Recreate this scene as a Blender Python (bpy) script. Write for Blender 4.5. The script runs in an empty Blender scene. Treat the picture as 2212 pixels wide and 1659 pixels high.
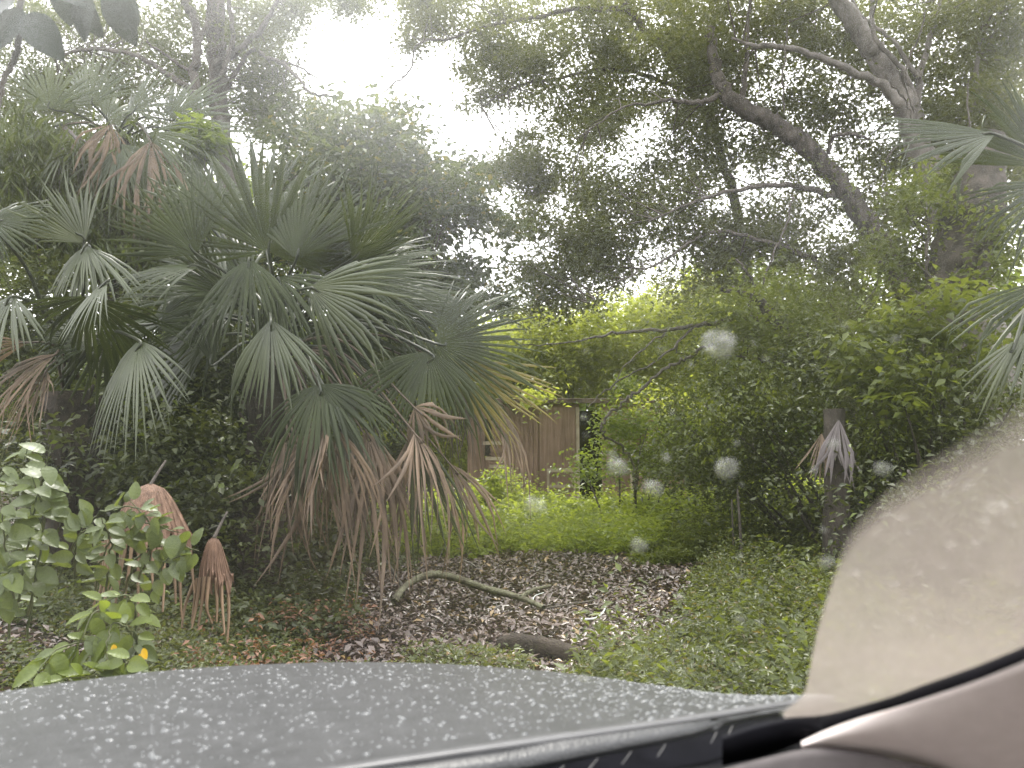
import bpy, math, random
import numpy as np
from mathutils import Vector, Matrix

rng = np.random.default_rng(7)
random.seed(7)
scn = bpy.context.scene
COL = scn.collection

# ------------------------------------------------------------------ camera, world, sun, exposure
EYE = np.array([0.0, 0.0, 1.30])
PITCH = math.radians(4.93)
FPX = 788.0                                   # focal length in pixels of a 1024 wide picture
cam_d = bpy.data.cameras.new('camera')
cam_d.sensor_width = 36.0
cam_d.lens = FPX / 1024 * 36.0
cam_d.clip_start = 0.02
cam_d.clip_end = 500
cam_d.dof.use_dof = True
cam_d.dof.focus_distance = 8.0
cam_d.dof.aperture_fstop = 4.6
cam = bpy.data.objects.new('camera', cam_d)
cam.location = EYE
cam.rotation_euler = (math.pi / 2 + PITCH, 0, 0)
COL.objects.link(cam)
scn.camera = cam

SUN_EL, SUN_AZ = math.radians(58), math.radians(-12)   # thin cloud, brightest ahead and above
world = bpy.data.worlds.new('World')
scn.world = world
world.use_nodes = True
nt = world.node_tree
nt.nodes.clear()
wo = nt.nodes.new('ShaderNodeOutputWorld')
bg = nt.nodes.new('ShaderNodeBackground')
sky = nt.nodes.new('ShaderNodeTexSky')
sky.sky_type = 'NISHITA'
sky.sun_disc = False
sky.sun_elevation = SUN_EL
sky.sun_rotation = SUN_AZ
sky.air_density = 1.0
sky.dust_density = 4.0
hsv = nt.nodes.new('ShaderNodeHueSaturation')
hsv.inputs['Saturation'].default_value = 0.12
cloud = nt.nodes.new('ShaderNodeMixRGB')          # even cloud deck over the sky
cloud.inputs['Fac'].default_value = 0.72
cloud.inputs['Color2'].default_value = (12.2, 12.2, 12.2, 1)
nt.links.new(sky.outputs[0], hsv.inputs['Color'])
nt.links.new(hsv.outputs[0], cloud.inputs['Color1'])
nt.links.new(cloud.outputs[0], bg.inputs['Color'])
bg.inputs['Strength'].default_value = 0.15
nt.links.new(bg.outputs[0], wo.inputs['Surface'])

sun_d = bpy.data.lights.new('sun', 'SUN')
sun_d.energy = 1.5
sun_d.angle = math.radians(14)
sun_d.color = (1.0, 0.96, 0.88)
sun = bpy.data.objects.new('sun', sun_d)
sd = Vector((math.sin(SUN_AZ) * math.cos(SUN_EL), math.cos(SUN_AZ) * math.cos(SUN_EL), math.sin(SUN_EL)))
sun.rotation_euler = sd.to_track_quat('Z', 'Y').to_euler()
sun.location = sd * 60
COL.objects.link(sun)

scn.view_settings.view_transform = 'Standard'
scn.view_settings.look = 'None'
scn.view_settings.exposure = 1.48
scn.view_settings.gamma = 1.0
scn.view_settings.use_curve_mapping = False
scn.render.engine = 'CYCLES'
scn.cycles.max_bounces = 8
scn.cycles.transparent_max_bounces = 12
scn.cycles.sample_clamp_indirect = 6.0

# ------------------------------------------------------------------ helpers
cp, sp = math.cos(PITCH), math.sin(PITCH)

def P(px, py, Y):
    """point at forward distance Y seen at (px, py) of a 2212x1659 view of the photograph"""
    u = (px * 1024 / 2212 - 512) / FPX
    v = (384 - py * 768 / 1659) / FPX
    d = np.array([u, cp - v * sp, sp + v * cp])
    return EYE + d * (Y / d[1])

def PG(px, py, z=0.0):
    u = (px * 1024 / 2212 - 512) / FPX
    v = (384 - py * 768 / 1659) / FPX
    d = np.array([u, cp - v * sp, sp + v * cp])
    return EYE + d * ((z - EYE[2]) / d[2])

def S(r, Y):                                   # size in metres of r view pixels at distance Y
    return r / 1702.0 * Y

def norm(a):
    a = np.asarray(a, float)
    return a / (np.linalg.norm(a, axis=-1, keepdims=True) + 1e-12)

def mesh_fast(name, verts, tris):
    """verts (N,3), tris (M,3|4) arrays"""
    verts = np.asarray(verts, np.float32)
    tris = np.asarray(tris, np.int32)
    k = tris.shape[1]
    me = bpy.data.meshes.new(name)
    me.vertices.add(len(verts))
    me.vertices.foreach_set('co', verts.ravel())
    me.loops.add(tris.size)
    me.loops.foreach_set('vertex_index', tris.ravel())
    me.polygons.add(len(tris))
    me.polygons.foreach_set('loop_start', np.arange(0, tris.size, k, dtype=np.int32))
    me.polygons.foreach_set('loop_total', np.full(len(tris), k, np.int32))
    me.update(calc_edges=True)
    return me

def smooth(me):
    me.polygons.foreach_set('use_smooth', [True] * len(me.polygons))
    me.update()

def link(name, me, mat=None, parent=None, loc=None):
    """link a mesh object; verts are in world coordinates and are rebased on the parent (or loc)"""
    o = bpy.data.objects.new(name, me)
    if mat is not None and len(me.materials) == 0:
        me.materials.append(mat)
    COL.objects.link(o)
    if parent is not None:
        o.parent = parent
    if loc is not None:
        o.location = loc
    return o

def wpos(parent):
    p = np.zeros(3)
    while parent is not None:
        p = p + np.array(parent.location)
        parent = parent.parent
    return p

def part(name, verts, faces, mat, parent, sm=True, base=None):
    """a part whose verts are given in world coordinates"""
    verts = np.asarray(verts, float)
    off = wpos(parent)
    if isinstance(faces, np.ndarray):
        me = mesh_fast(name, verts - off, faces)
    else:
        me = bpy.data.meshes.new(name)
        me.from_pydata([tuple(v) for v in (verts - off)], [], faces)
        me.update()
    if sm:
        smooth(me)
    return link(name, me, mat, parent)

def tag(o, label=None, cat=None, group=None, kind=None):
    if label: o['label'] = label
    if cat: o['category'] = cat
    if group: o['group'] = group
    if kind: o['kind'] = kind
    return o

def thing(name, label, cat, loc, group=None):
    o = bpy.data.objects.new(name, None)
    o.empty_display_size = 0.1
    o.location = tuple(float(c) for c in loc)
    COL.objects.link(o)
    return tag(o, label, cat, group)

def spline(pts, n):
    """Catmull-Rom through pts (k,d) resampled with n per segment"""
    p = np.asarray(pts, float)
    p = np.vstack([2 * p[0] - p[1], p, 2 * p[-1] - p[-2]])
    out = []
    for i in range(1, len(p) - 2):
        for j in range(n):
            t = j / n
            a, b, c, d = p[i - 1], p[i], p[i + 1], p[i + 2]
            out.append(0.5 * ((2 * b) + (-a + c) * t + (2 * a - 5 * b + 4 * c - d) * t * t + (-a + 3 * b - 3 * c + d) * t ** 3))
    out.append(p[-2])
    return np.array(out)

def tube(path, radii, sides=7, rough=0.0, seed=0, cap=True):
    """verts, quads of a tapered tube"""
    path = np.asarray(path, float)
    n = len(path)
    radii = np.broadcast_to(np.asarray(radii, float), (n,))
    r_ = np.random.default_rng(seed)
    t = np.gradient(path, axis=0)
    t = norm(t)
    ref = np.array([0, 0, 1.0]) if abs(t[0][2]) < 0.9 else np.array([1.0, 0, 0])
    a = norm(np.cross(t[0], ref))
    V = []
    ang = np.linspace(0, 2 * math.pi, sides, endpoint=False)
    prof = 1 + rough * r_.normal(size=sides)
    for i in range(n):
        a = norm(a - t[i] * np.dot(a, t[i]))
        b = np.cross(t[i], a)
        rr = radii[i] * (prof + rough * 0.6 * r_.normal(size=sides))
        V.append(path[i] + rr[:, None] * (np.cos(ang)[:, None] * a + np.sin(ang)[:, None] * b))
    V = np.vstack(V)
    F = []
    for i in range(n - 1):
        for j in range(sides):
            k = (j + 1) % sides
            F.append((i * sides + j, i * sides + k, (i + 1) * sides + k, (i + 1) * sides + j))
    return V, np.array(F, np.int32)

def join(parts):
    Vs, Fs, o = [], [], 0
    for V, F in parts:
        Vs.append(V); Fs.append(F + o); o += len(V)
    return np.vstack(Vs), np.vstack(Fs)

def limb_px(pts, n=6, wob=0.0, seed=0):
    """pts: (px, py, Y, radius) -> world path and radii"""
    w = np.array([[*P(a, b, c), r] for a, b, c, r in pts])
    s = spline(w, n)
    if wob:
        r_ = np.random.default_rng(seed)
        s[1:-1, :3] += r_.normal(size=(len(s) - 2, 3)) * wob
    return s[:, :3], np.maximum(s[:, 3], 0.002)

# ------------------------------------------------------------------ materials
def new_mat(name):
    m = bpy.data.materials.new(name)
    m.use_nodes = True
    t = m.node_tree
    t.nodes.clear()
    return m, t, t.nodes.new('ShaderNodeOutputMaterial')

def leaf_mat(name, dark, light, trans=0.35, rough=0.38, patch=None, spec=0.5, noise_scale=1.3):
    m, t, out = new_mat(name)
    N, L = t.nodes, t.links
    geo = N.new('ShaderNodeNewGeometry')
    ramp = N.new('ShaderNodeMixRGB')
    ramp.inputs['Color1'].default_value = (*dark, 1)
    ramp.inputs['Color2'].default_value = (*light, 1)
    tc = N.new('ShaderNodeTexCoord')
    nz = N.new('ShaderNodeTexNoise')
    nz.inputs['Scale'].default_value = noise_scale
    nz.inputs['Detail'].default_value = 3
    L.new(tc.outputs['Object'], nz.inputs['Vector'])
    mx = N.new('ShaderNodeMath'); mx.operation = 'MULTIPLY_ADD'
    L.new(nz.outputs['Fac'], mx.inputs[0]); mx.inputs[1].default_value = 2.2; mx.inputs[2].default_value = -0.85
    av = N.new('ShaderNodeMath'); av.operation = 'ADD'; av.use_clamp = True
    hl = N.new('ShaderNodeMath'); hl.operation = 'MULTIPLY_ADD'
    L.new(geo.outputs['Random Per Island'], hl.inputs[0]); hl.inputs[1].default_value = 0.6; hl.inputs[2].default_value = -0.05
    L.new(mx.outputs[0], av.inputs[0]); L.new(hl.outputs[0], av.inputs[1])
    L.new(av.outputs[0], ramp.inputs['Fac'])
    colout = ramp.outputs[0]
    if patch is not None:                     # a share of the leaves is off-colour (yellowed or browned)
        share, pc = patch
        gt = N.new('ShaderNodeMath'); gt.operation = 'LESS_THAN'
        fr = N.new('ShaderNodeMath'); fr.operation = 'FRACT'
        ml = N.new('ShaderNodeMath'); ml.operation = 'MULTIPLY'; ml.inputs[1].default_value = 37.7
        L.new(geo.outputs['Random Per Island'], ml.inputs[0]); L.new(ml.outputs[0], fr.inputs[0])
        L.new(fr.outputs[0], gt.inputs[0]); gt.inputs[1].default_value = share
        m2 = N.new('ShaderNodeMixRGB')
        L.new(gt.outputs[0], m2.inputs['Fac']); L.new(colout, m2.inputs['Color1'])
        m2.inputs['Color2'].default_value = (*pc, 1)
        colout = m2.outputs[0]
    pb = N.new('ShaderNodeBsdfPrincipled')
    L.new(colout, pb.inputs['Base Color'])
    pb.inputs['Roughness'].default_value = rough
    pb.inputs['Specular IOR Level'].default_value = spec
    tr = N.new('ShaderNodeBsdfTranslucent')
    tint = N.new('ShaderNodeMixRGB'); tint.blend_type = 'MULTIPLY'; tint.inputs['Fac'].default_value = 1
    L.new(colout, tint.inputs['Color1']); tint.inputs['Color2'].default_value = (1.9, 1.8, 0.7, 1)
    L.new(tint.outputs[0], tr.inputs['Color'])
    ms = N.new('ShaderNodeMixShader'); ms.inputs['Fac'].default_value = trans
    L.new(pb.outputs[0], ms.inputs[1]); L.new(tr.outputs[0], ms.inputs[2])
    L.new(ms.outputs[0], out.inputs['Surface'])
    return m

def solid_mat(name, c1, c2, scale=6.0, rough=0.7, bump=0.0, stretch=(1, 1, 1), detail=5, spec=0.4, bump_scale=None):
    m, t, out = new_mat(name)
    N, L = t.nodes, t.links
    tc = N.new('ShaderNodeTexCoord')
    mp = N.new('ShaderNodeMapping'); mp.inputs['Scale'].default_value = stretch
    nz = N.new('ShaderNodeTexNoise'); nz.inputs['Scale'].default_value = scale; nz.inputs['Detail'].default_value = detail
    L.new(tc.outputs['Object'], mp.inputs['Vector']); L.new(mp.outputs[0], nz.inputs['Vector'])
    cr = N.new('ShaderNodeValToRGB')
    cr.color_ramp.elements[0].position = 0.32; cr.color_ramp.elements[0].color = (*c1, 1)
    cr.color_ramp.elements[1].position = 0.68; cr.color_ramp.elements[1].color = (*c2, 1)
    L.new(nz.outputs['Fac'], cr.inputs[0])
    pb = N.new('ShaderNodeBsdfPrincipled')
    L.new(cr.outputs[0], pb.inputs['Base Color'])
    pb.inputs['Roughness'].default_value = rough
    pb.inputs['Specular IOR Level'].default_value = spec
    if bump:
        n2 = N.new('ShaderNodeTexNoise'); n2.inputs['Scale'].default_value = bump_scale or scale * 4; n2.inputs['Detail'].default_value = 6
        L.new(mp.outputs[0], n2.inputs['Vector'])
        bp = N.new('ShaderNodeBump'); bp.inputs['Strength'].default_value = bump; bp.inputs['Distance'].default_value = 0.02
        L.new(n2.outputs['Fac'], bp.inputs['Height']); L.new(bp.outputs[0], pb.inputs['Normal'])
    L.new(pb.outputs[0], out.inputs['Surface'])
    return m

M = {}
M['oak'] = leaf_mat('oak_leaf', (0.058, 0.069, 0.032), (0.125, 0.142, 0.062), trans=0.5)
M['left_tree'] = leaf_mat('pale_crown_leaf', (0.050, 0.062, 0.028), (0.105, 0.125, 0.055), trans=0.45)
M['broad'] = leaf_mat('broad_crown_leaf', (0.036, 0.050, 0.025), (0.085, 0.108, 0.045), trans=0.42, patch=(0.05, (0.14, 0.13, 0.03)))
M['lime'] = leaf_mat('lime_leaf', (0.075, 0.110, 0.026), (0.165, 0.215, 0.050), trans=0.5)
M['thicket'] = leaf_mat('thicket_leaf', (0.150, 0.185, 0.050), (0.280, 0.320, 0.095), trans=0.55)
M['weed'] = leaf_mat('weed_leaf', (0.140, 0.185, 0.045), (0.290, 0.350, 0.095), trans=0.55, rough=0.32)
M['dull_weed'] = leaf_mat('dull_weed_leaf', (0.052, 0.066, 0.026), (0.115, 0.135, 0.050), trans=0.4, patch=(0.06, (0.12, 0.10, 0.05)))
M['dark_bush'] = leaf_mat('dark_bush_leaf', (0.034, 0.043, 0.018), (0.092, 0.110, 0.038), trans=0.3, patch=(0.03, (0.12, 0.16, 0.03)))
M['right_bush'] = leaf_mat('vine_leaf', (0.055, 0.072, 0.022), (0.135, 0.165, 0.040), trans=0.48)
M['strap'] = leaf_mat('strap_leaf', (0.045, 0.062, 0.024), (0.115, 0.145, 0.050), trans=0.4, rough=0.3)
M['frond'] = leaf_mat('palm_frond_green', (0.015, 0.022, 0.007), (0.042, 0.056, 0.018), trans=0.26, rough=0.28, noise_scale=2.5, spec=0.24)
M['frond_pale'] = leaf_mat('palm_frond_pale', (0.036, 0.046, 0.022), (0.085, 0.102, 0.052), trans=0.18, rough=0.30, noise_scale=2.5, spec=0.6)
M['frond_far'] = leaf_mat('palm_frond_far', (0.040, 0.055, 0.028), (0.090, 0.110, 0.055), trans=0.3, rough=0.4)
M['frond_dead'] = leaf_mat('palm_frond_dead', (0.070, 0.047, 0.031), (0.215, 0.148, 0.100), trans=0.15, rough=0.6, noise_scale=4)
M['frond_grey'] = leaf_mat('palm_frond_weathered', (0.085, 0.072, 0.073), (0.180, 0.155, 0.158), trans=0.1, rough=0.7, noise_scale=4)
M['frond_yellow'] = leaf_mat('palm_frond_yellowed', (0.120, 0.100, 0.028), (0.230, 0.190, 0.060), trans=0.3, rough=0.4)
M['petiole'] = solid_mat('petiole', (0.018, 0.024, 0.014), (0.045, 0.050, 0.026), 9, 0.4)
M['petiole_dead'] = solid_mat('petiole_dead', (0.12, 0.08, 0.05), (0.30, 0.20, 0.125), 9, 0.6, stretch=(1, 1, 0.2))
M['petiole_old'] = solid_mat('petiole_old', (0.045, 0.030, 0.022), (0.11, 0.075, 0.05), 9, 0.6)
M['palm_trunk'] = solid_mat('palm_trunk', (0.018, 0.014, 0.011), (0.060, 0.045, 0.034), 14, 0.9, 0.8)
M['bark'] = solid_mat('bark_brown', (0.046, 0.039, 0.034), (0.125, 0.108, 0.094), 11, 0.85, 0.9, stretch=(1, 1, 0.35))
M['bark_pale'] = solid_mat('bark_pale', (0.110, 0.098, 0.090), (0.260, 0.235, 0.215), 7, 0.8, 0.7, stretch=(1, 1, 0.4))
M['bark_dark'] = solid_mat('bark_dark', (0.025, 0.021, 0.018), (0.085, 0.070, 0.058), 11, 0.8, 0.9, stretch=(1, 1, 0.4))
M['twig'] = solid_mat('twig', (0.050, 0.042, 0.036), (0.130, 0.110, 0.095), 11, 0.8)
M['lichen_branch'] = solid_mat('branch_lichen', (0.070, 0.060, 0.040), (0.200, 0.200, 0.130), 16, 0.85, 0.8)
M['dry'] = leaf_mat('dry_leaf', (0.110, 0.050, 0.030), (0.240, 0.125, 0.075), trans=0.2, rough=0.6)
M['litter'] = leaf_mat('litter_leaf', (0.062, 0.046, 0.040), (0.180, 0.135, 0.118), trans=0.05, rough=0.34, spec=0.6, patch=(0.06, (0.25, 0.17, 0.08)))
M['big_leaf'] = leaf_mat('large_leaf', (0.070, 0.096, 0.034), (0.140, 0.175, 0.070), trans=0.34, rough=0.42, noise_scale=30)
M['big_leaf_lime'] = leaf_mat('large_leaf_lime', (0.095, 0.130, 0.030), (0.165, 0.210, 0.048), trans=0.4, rough=0.42, noise_scale=30)
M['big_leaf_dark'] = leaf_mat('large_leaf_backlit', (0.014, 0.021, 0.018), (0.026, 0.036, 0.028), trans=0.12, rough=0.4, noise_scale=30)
M['yellow_leaf'] = leaf_mat('yellow_leaf', (0.45, 0.28, 0.02), (0.62, 0.40, 0.03), trans=0.4, rough=0.4)
M['stem_green'] = solid_mat('green_stem', (0.06, 0.08, 0.03), (0.13, 0.13, 0.06), 9, 0.5)

def ground_mat():
    m, t, out = new_mat('forest_floor')
    N, L = t.nodes, t.links
    tc = N.new('ShaderNodeTexCoord')
    n1 = N.new('ShaderNodeTexNoise'); n1.inputs['Scale'].default_value = 0.8; n1.inputs['Detail'].default_value = 8
    n2 = N.new('ShaderNodeTexVoronoi'); n2.inputs['Scale'].default_value = 22
    L.new(tc.outputs['Object'], n1.inputs['Vector']); L.new(tc.outputs['Object'], n2.inputs['Vector'])
    cr = N.new('ShaderNodeValToRGB')
    cr.color_ramp.elements[0].color = (0.022, 0.018, 0.013, 1); cr.color_ramp.elements[0].position = 0.3
    cr.color_ramp.elements[1].color = (0.085, 0.062, 0.048, 1); cr.color_ramp.elements[1].position = 0.7
    L.new(n1.outputs['Fac'], cr.inputs[0])
    mm = N.new('ShaderNodeMixRGB'); mm.blend_type = 'MULTIPLY'; mm.inputs['Fac'].default_value = 0.5
    L.new(cr.outputs[0], mm.inputs['Color1']); L.new(n2.outputs['Color'], mm.inputs['Color2'])
    pb = N.new('ShaderNodeBsdfPrincipled'); pb.inputs['Roughness'].default_value = 0.85; pb.inputs['Specular IOR Level'].default_value = 0.1
    L.new(mm.outputs[0], pb.inputs['Base Color'])
    bp = N.new('ShaderNodeBump'); bp.inputs['Strength'].default_value = 0.8; bp.inputs['Distance'].default_value = 0.03
    L.new(n2.outputs['Distance'], bp.inputs['Height']); L.new(bp.outputs[0], pb.inputs['Normal'])
    L.new(pb.outputs[0], out.inputs['Surface'])
    return m
M['ground'] = ground_mat()

def hood_mat():
    m, t, out = new_mat('grey_paint_wet')
    N, L = t.nodes, t.links
    tc = N.new('ShaderNodeTexCoord')
    nz = N.new('ShaderNodeTexNoise'); nz.inputs['Scale'].default_value = 26; nz.inputs['Detail'].default_value = 8
    L.new(tc.outputs['Object'], nz.inputs['Vector'])
    vo = N.new('ShaderNodeTexVoronoi'); vo.inputs['Scale'].default_value = 170
    L.new(tc.outputs['Object'], vo.inputs['Vector'])
    cr = N.new('ShaderNodeValToRGB')
    cr.color_ramp.elements[0].color = (0.031, 0.032, 0.034, 1); cr.color_ramp.elements[0].position = 0.3
    cr.color_ramp.elements[1].color = (0.054, 0.055, 0.058, 1); cr.color_ramp.elements[1].position = 0.7
    L.new(nz.outputs['Fac'], cr.inputs[0])
    pb = N.new('ShaderNodeBsdfPrincipled')
    L.new(cr.outputs[0], pb.inputs['Base Color'])
    pb.inputs['Roughness'].default_value = 0.42
    pb.inputs['Metallic'].default_value = 0.2
    bp = N.new('ShaderNodeBump'); bp.inputs['Strength'].default_value = 0.25; bp.inputs['Distance'].default_value = 0.003
    L.new(vo.outputs['Distance'], bp.inputs['Height']); L.new(bp.outputs[0], pb.inputs['Normal'])
    L.new(pb.outputs[0], out.inputs['Surface'])
    return m
M['hood'] = hood_mat()
M['hood_edge'] = solid_mat('grey_paint_edge', (0.08, 0.08, 0.083), (0.10, 0.10, 0.104), 30, 0.4)
M['black_plastic'] = solid_mat('black_plastic', (0.003, 0.003, 0.004), (0.006, 0.006, 0.008), 20, 0.8, 0.2, spec=0.0)
M['rib'] = solid_mat('plastic_rib_glint', (0.07, 0.07, 0.07), (0.14, 0.135, 0.13), 40, 0.35)  # pale colour puts the reflections on the cowl ribs into the paint
M['rubber'] = solid_mat('black_rubber', (0.003, 0.003, 0.004), (0.007, 0.007, 0.010), 20, 0.75, spec=0.08)
M['beige'] = solid_mat('beige_trim', (0.74, 0.665, 0.64), (0.80, 0.72, 0.70), 60, 0.75, 0.15, bump_scale=400)
M['dash'] = solid_mat('grey_dash', (0.085, 0.074, 0.076), (0.10, 0.088, 0.09), 60, 0.7, 0.15, bump_scale=400)

def film_mat(name, col, lo, hi, scale, tr_share=0.5, grad=None):
    """thin scattering layer (mist, dirt, water) on clear glass"""
    m, t, out = new_mat(name)
    N, L = t.nodes, t.links
    tc = N.new('ShaderNodeTexCoord')
    nz = N.new('ShaderNodeTexNoise'); nz.inputs['Scale'].default_value = scale; nz.inputs['Detail'].default_value = 4
    L.new(tc.outputs['Object'], nz.inputs['Vector'])
    mr = N.new('ShaderNodeMapRange'); mr.inputs['From Min'].default_value = 0.3; mr.inputs['From Max'].default_value = 0.7
    mr.inputs['To Min'].default_value = lo; mr.inputs['To Max'].default_value = hi
    L.new(nz.outputs['Fac'], mr.inputs['Value'])
    fac = mr.outputs[0]
    if grad is not None:                      # the layer is thicker towards the foot of the glass
        sx = N.new('ShaderNodeSeparateXYZ'); L.new(tc.outputs['Object'], sx.inputs[0])
        g = N.new('ShaderNodeMapRange')
        g.inputs['From Min'].default_value, g.inputs['From Max'].default_value, g.inputs['To Min'].default_value, g.inputs['To Max'].default_value = grad
        L.new(sx.outputs['Z'], g.inputs['Value'])
        mu = N.new('ShaderNodeMath'); mu.operation = 'MULTIPLY'; mu.use_clamp = True
        L.new(fac, mu.inputs[0]); L.new(g.outputs[0], mu.inputs[1]); fac = mu.outputs[0]
    tp = N.new('ShaderNodeBsdfTransparent')
    tl = N.new('ShaderNodeBsdfTranslucent'); tl.inputs['Color'].default_value = (*col, 1)
    df = N.new('ShaderNodeBsdfDiffuse'); df.inputs['Color'].default_value = (*col, 1)
    m1 = N.new('ShaderNodeMixShader'); m1.inputs['Fac'].default_value = tr_share
    L.new(df.outputs[0], m1.inputs[1]); L.new(tl.outputs[0], m1.inputs[2])
    m2 = N.new('ShaderNodeMixShader'); L.new(fac, m2.inputs['Fac'])
    L.new(tp.outputs[0], m2.inputs[1]); L.new(m1.outputs[0], m2.inputs[2])
    L.new(m2.outputs[0], out.inputs['Surface'])
    return m
def mist_reflection_mat():
    m, t, out = new_mat('wet_glass_trim_reflection')
    N, L = t.nodes, t.links
    at = N.new('ShaderNodeAttribute'); at.attribute_name = 'veil_amount'
    tc = N.new('ShaderNodeTexCoord')
    def noise(sc, lo, hi, st=None):
        src = tc.outputs['Object']
        if st:
            mp = N.new('ShaderNodeMapping'); mp.inputs['Scale'].default_value = st
            L.new(src, mp.inputs['Vector']); src = mp.outputs[0]
        nz = N.new('ShaderNodeTexNoise'); nz.inputs['Scale'].default_value = sc; nz.inputs['Detail'].default_value = 5
        L.new(src, nz.inputs['Vector'])
        mr = N.new('ShaderNodeMapRange'); mr.inputs['From Min'].default_value = 0.3; mr.inputs['From Max'].default_value = 0.7
        mr.inputs['To Min'].default_value = lo; mr.inputs['To Max'].default_value = hi
        L.new(nz.outputs['Fac'], mr.inputs['Value']); return mr.outputs[0]
    def mul(a, b):
        mu = N.new('ShaderNodeMath'); mu.operation = 'MULTIPLY'; mu.use_clamp = True
        L.new(a, mu.inputs[0]); L.new(b, mu.inputs[1]); return mu.outputs[0]
    fac = mul(mul(at.outputs['Fac'], noise(9, .86, 1.0)), noise(90, .90, 1.0, (1, 1, .25)))
    tp = N.new('ShaderNodeBsdfTransparent')
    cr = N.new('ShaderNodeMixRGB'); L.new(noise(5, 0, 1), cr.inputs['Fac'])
    cr.inputs['Color1'].default_value = (.37, .315, .290, 1); cr.inputs['Color2'].default_value = (.33, .295, .262, 1)  # beige stands in for the cabin trim reflected in the wet glass
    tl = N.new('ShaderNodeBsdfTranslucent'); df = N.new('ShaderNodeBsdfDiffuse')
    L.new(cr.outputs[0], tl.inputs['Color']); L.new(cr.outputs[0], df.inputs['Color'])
    rf = N.new('ShaderNodeBsdfRefraction'); rf.inputs['IOR'].default_value = 1.3; rf.inputs['Roughness'].default_value = 0.6
    m1 = N.new('ShaderNodeMixShader'); m1.inputs['Fac'].default_value = .6
    L.new(df.outputs[0], m1.inputs[1]); L.new(tl.outputs[0], m1.inputs[2])
    m0 = N.new('ShaderNodeMixShader'); m0.inputs['Fac'].default_value = .18
    L.new(m1.outputs[0], m0.inputs[1]); L.new(rf.outputs[0], m0.inputs[2])
    m2 = N.new('ShaderNodeMixShader'); L.new(fac, m2.inputs['Fac'])
    L.new(tp.outputs[0], m2.inputs[1]); L.new(m0.outputs[0], m2.inputs[2])
    L.new(m2.outputs[0], out.inputs['Surface'])
    return m
M['mist_reflection'] = mist_reflection_mat()
def glass_mat():
    m, t, out = new_mat('windscreen_glass')
    N, L = t.nodes, t.links
    tc = N.new('ShaderNodeTexCoord')
    nz = N.new('ShaderNodeTexNoise'); nz.inputs['Scale'].default_value = 3.0; nz.inputs['Detail'].default_value = 4
    L.new(tc.outputs['Object'], nz.inputs['Vector'])
    def rng_(lo, hi):
        mr = N.new('ShaderNodeMapRange'); mr.inputs['From Min'].default_value = 0.3; mr.inputs['From Max'].default_value = 0.7
        mr.inputs['To Min'].default_value = lo; mr.inputs['To Max'].default_value = hi
        L.new(nz.outputs['Fac'], mr.inputs['Value']); return mr.outputs[0]
    tp = N.new('ShaderNodeBsdfTransparent')
    rf = N.new('ShaderNodeBsdfRefraction'); rf.inputs['IOR'].default_value = 1.13; rf.inputs['Roughness'].default_value = 0.78
    tl = N.new('ShaderNodeBsdfTranslucent'); tl.inputs['Color'].default_value = (.88, .91, .96, 1)
    sx = N.new('ShaderNodeSeparateXYZ'); L.new(tc.outputs['Object'], sx.inputs[0])
    gz = N.new('ShaderNodeMapRange'); gz.inputs['From Min'].default_value = .97; gz.inputs['From Max'].default_value = 1.12
    gz.inputs['To Min'].default_value = .10; gz.inputs['To Max'].default_value = 1.0
    L.new(sx.outputs['Z'], gz.inputs['Value'])
    mg = N.new('ShaderNodeMath'); mg.operation = 'MULTIPLY'; L.new(rng_(.10, .21), mg.inputs[0]); L.new(gz.outputs[0], mg.inputs[1])
    a = N.new('ShaderNodeMixShader'); L.new(mg.outputs[0], a.inputs['Fac'])
    L.new(tp.outputs[0], a.inputs[1]); L.new(rf.outputs[0], a.inputs[2])
    b = N.new('ShaderNodeMixShader'); L.new(rng_(.0015, .005), b.inputs['Fac'])
    L.new(a.outputs[0], b.inputs[1]); L.new(tl.outputs[0], b.inputs[2])
    L.new(b.outputs[0], out.inputs['Surface'])
    return m
M['glass'] = glass_mat()
def drop_mat():
    m, t, out = new_mat('water_drop')
    N, L = t.nodes, t.links
    rf = N.new('ShaderNodeBsdfRefraction'); rf.inputs['IOR'].default_value = 1.33; rf.inputs['Roughness'].default_value = 0.15
    tp = N.new('ShaderNodeBsdfTransparent')
    tl = N.new('ShaderNodeBsdfTranslucent'); tl.inputs['Color'].default_value = (0.9, 0.9, 0.9, 1)
    a = N.new('ShaderNodeMixShader'); a.inputs['Fac'].default_value = 0.12
    L.new(rf.outputs[0], a.inputs[1]); L.new(tl.outputs[0], a.inputs[2])
    b = N.new('ShaderNodeMixShader'); b.inputs['Fac'].default_value = 0.35
    L.new(tp.outputs[0], b.inputs[1]); L.new(a.outputs[0], b.inputs[2])
    L.new(b.outputs[0], out.inputs['Surface'])
    return m
M['drop'] = drop_mat()

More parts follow.
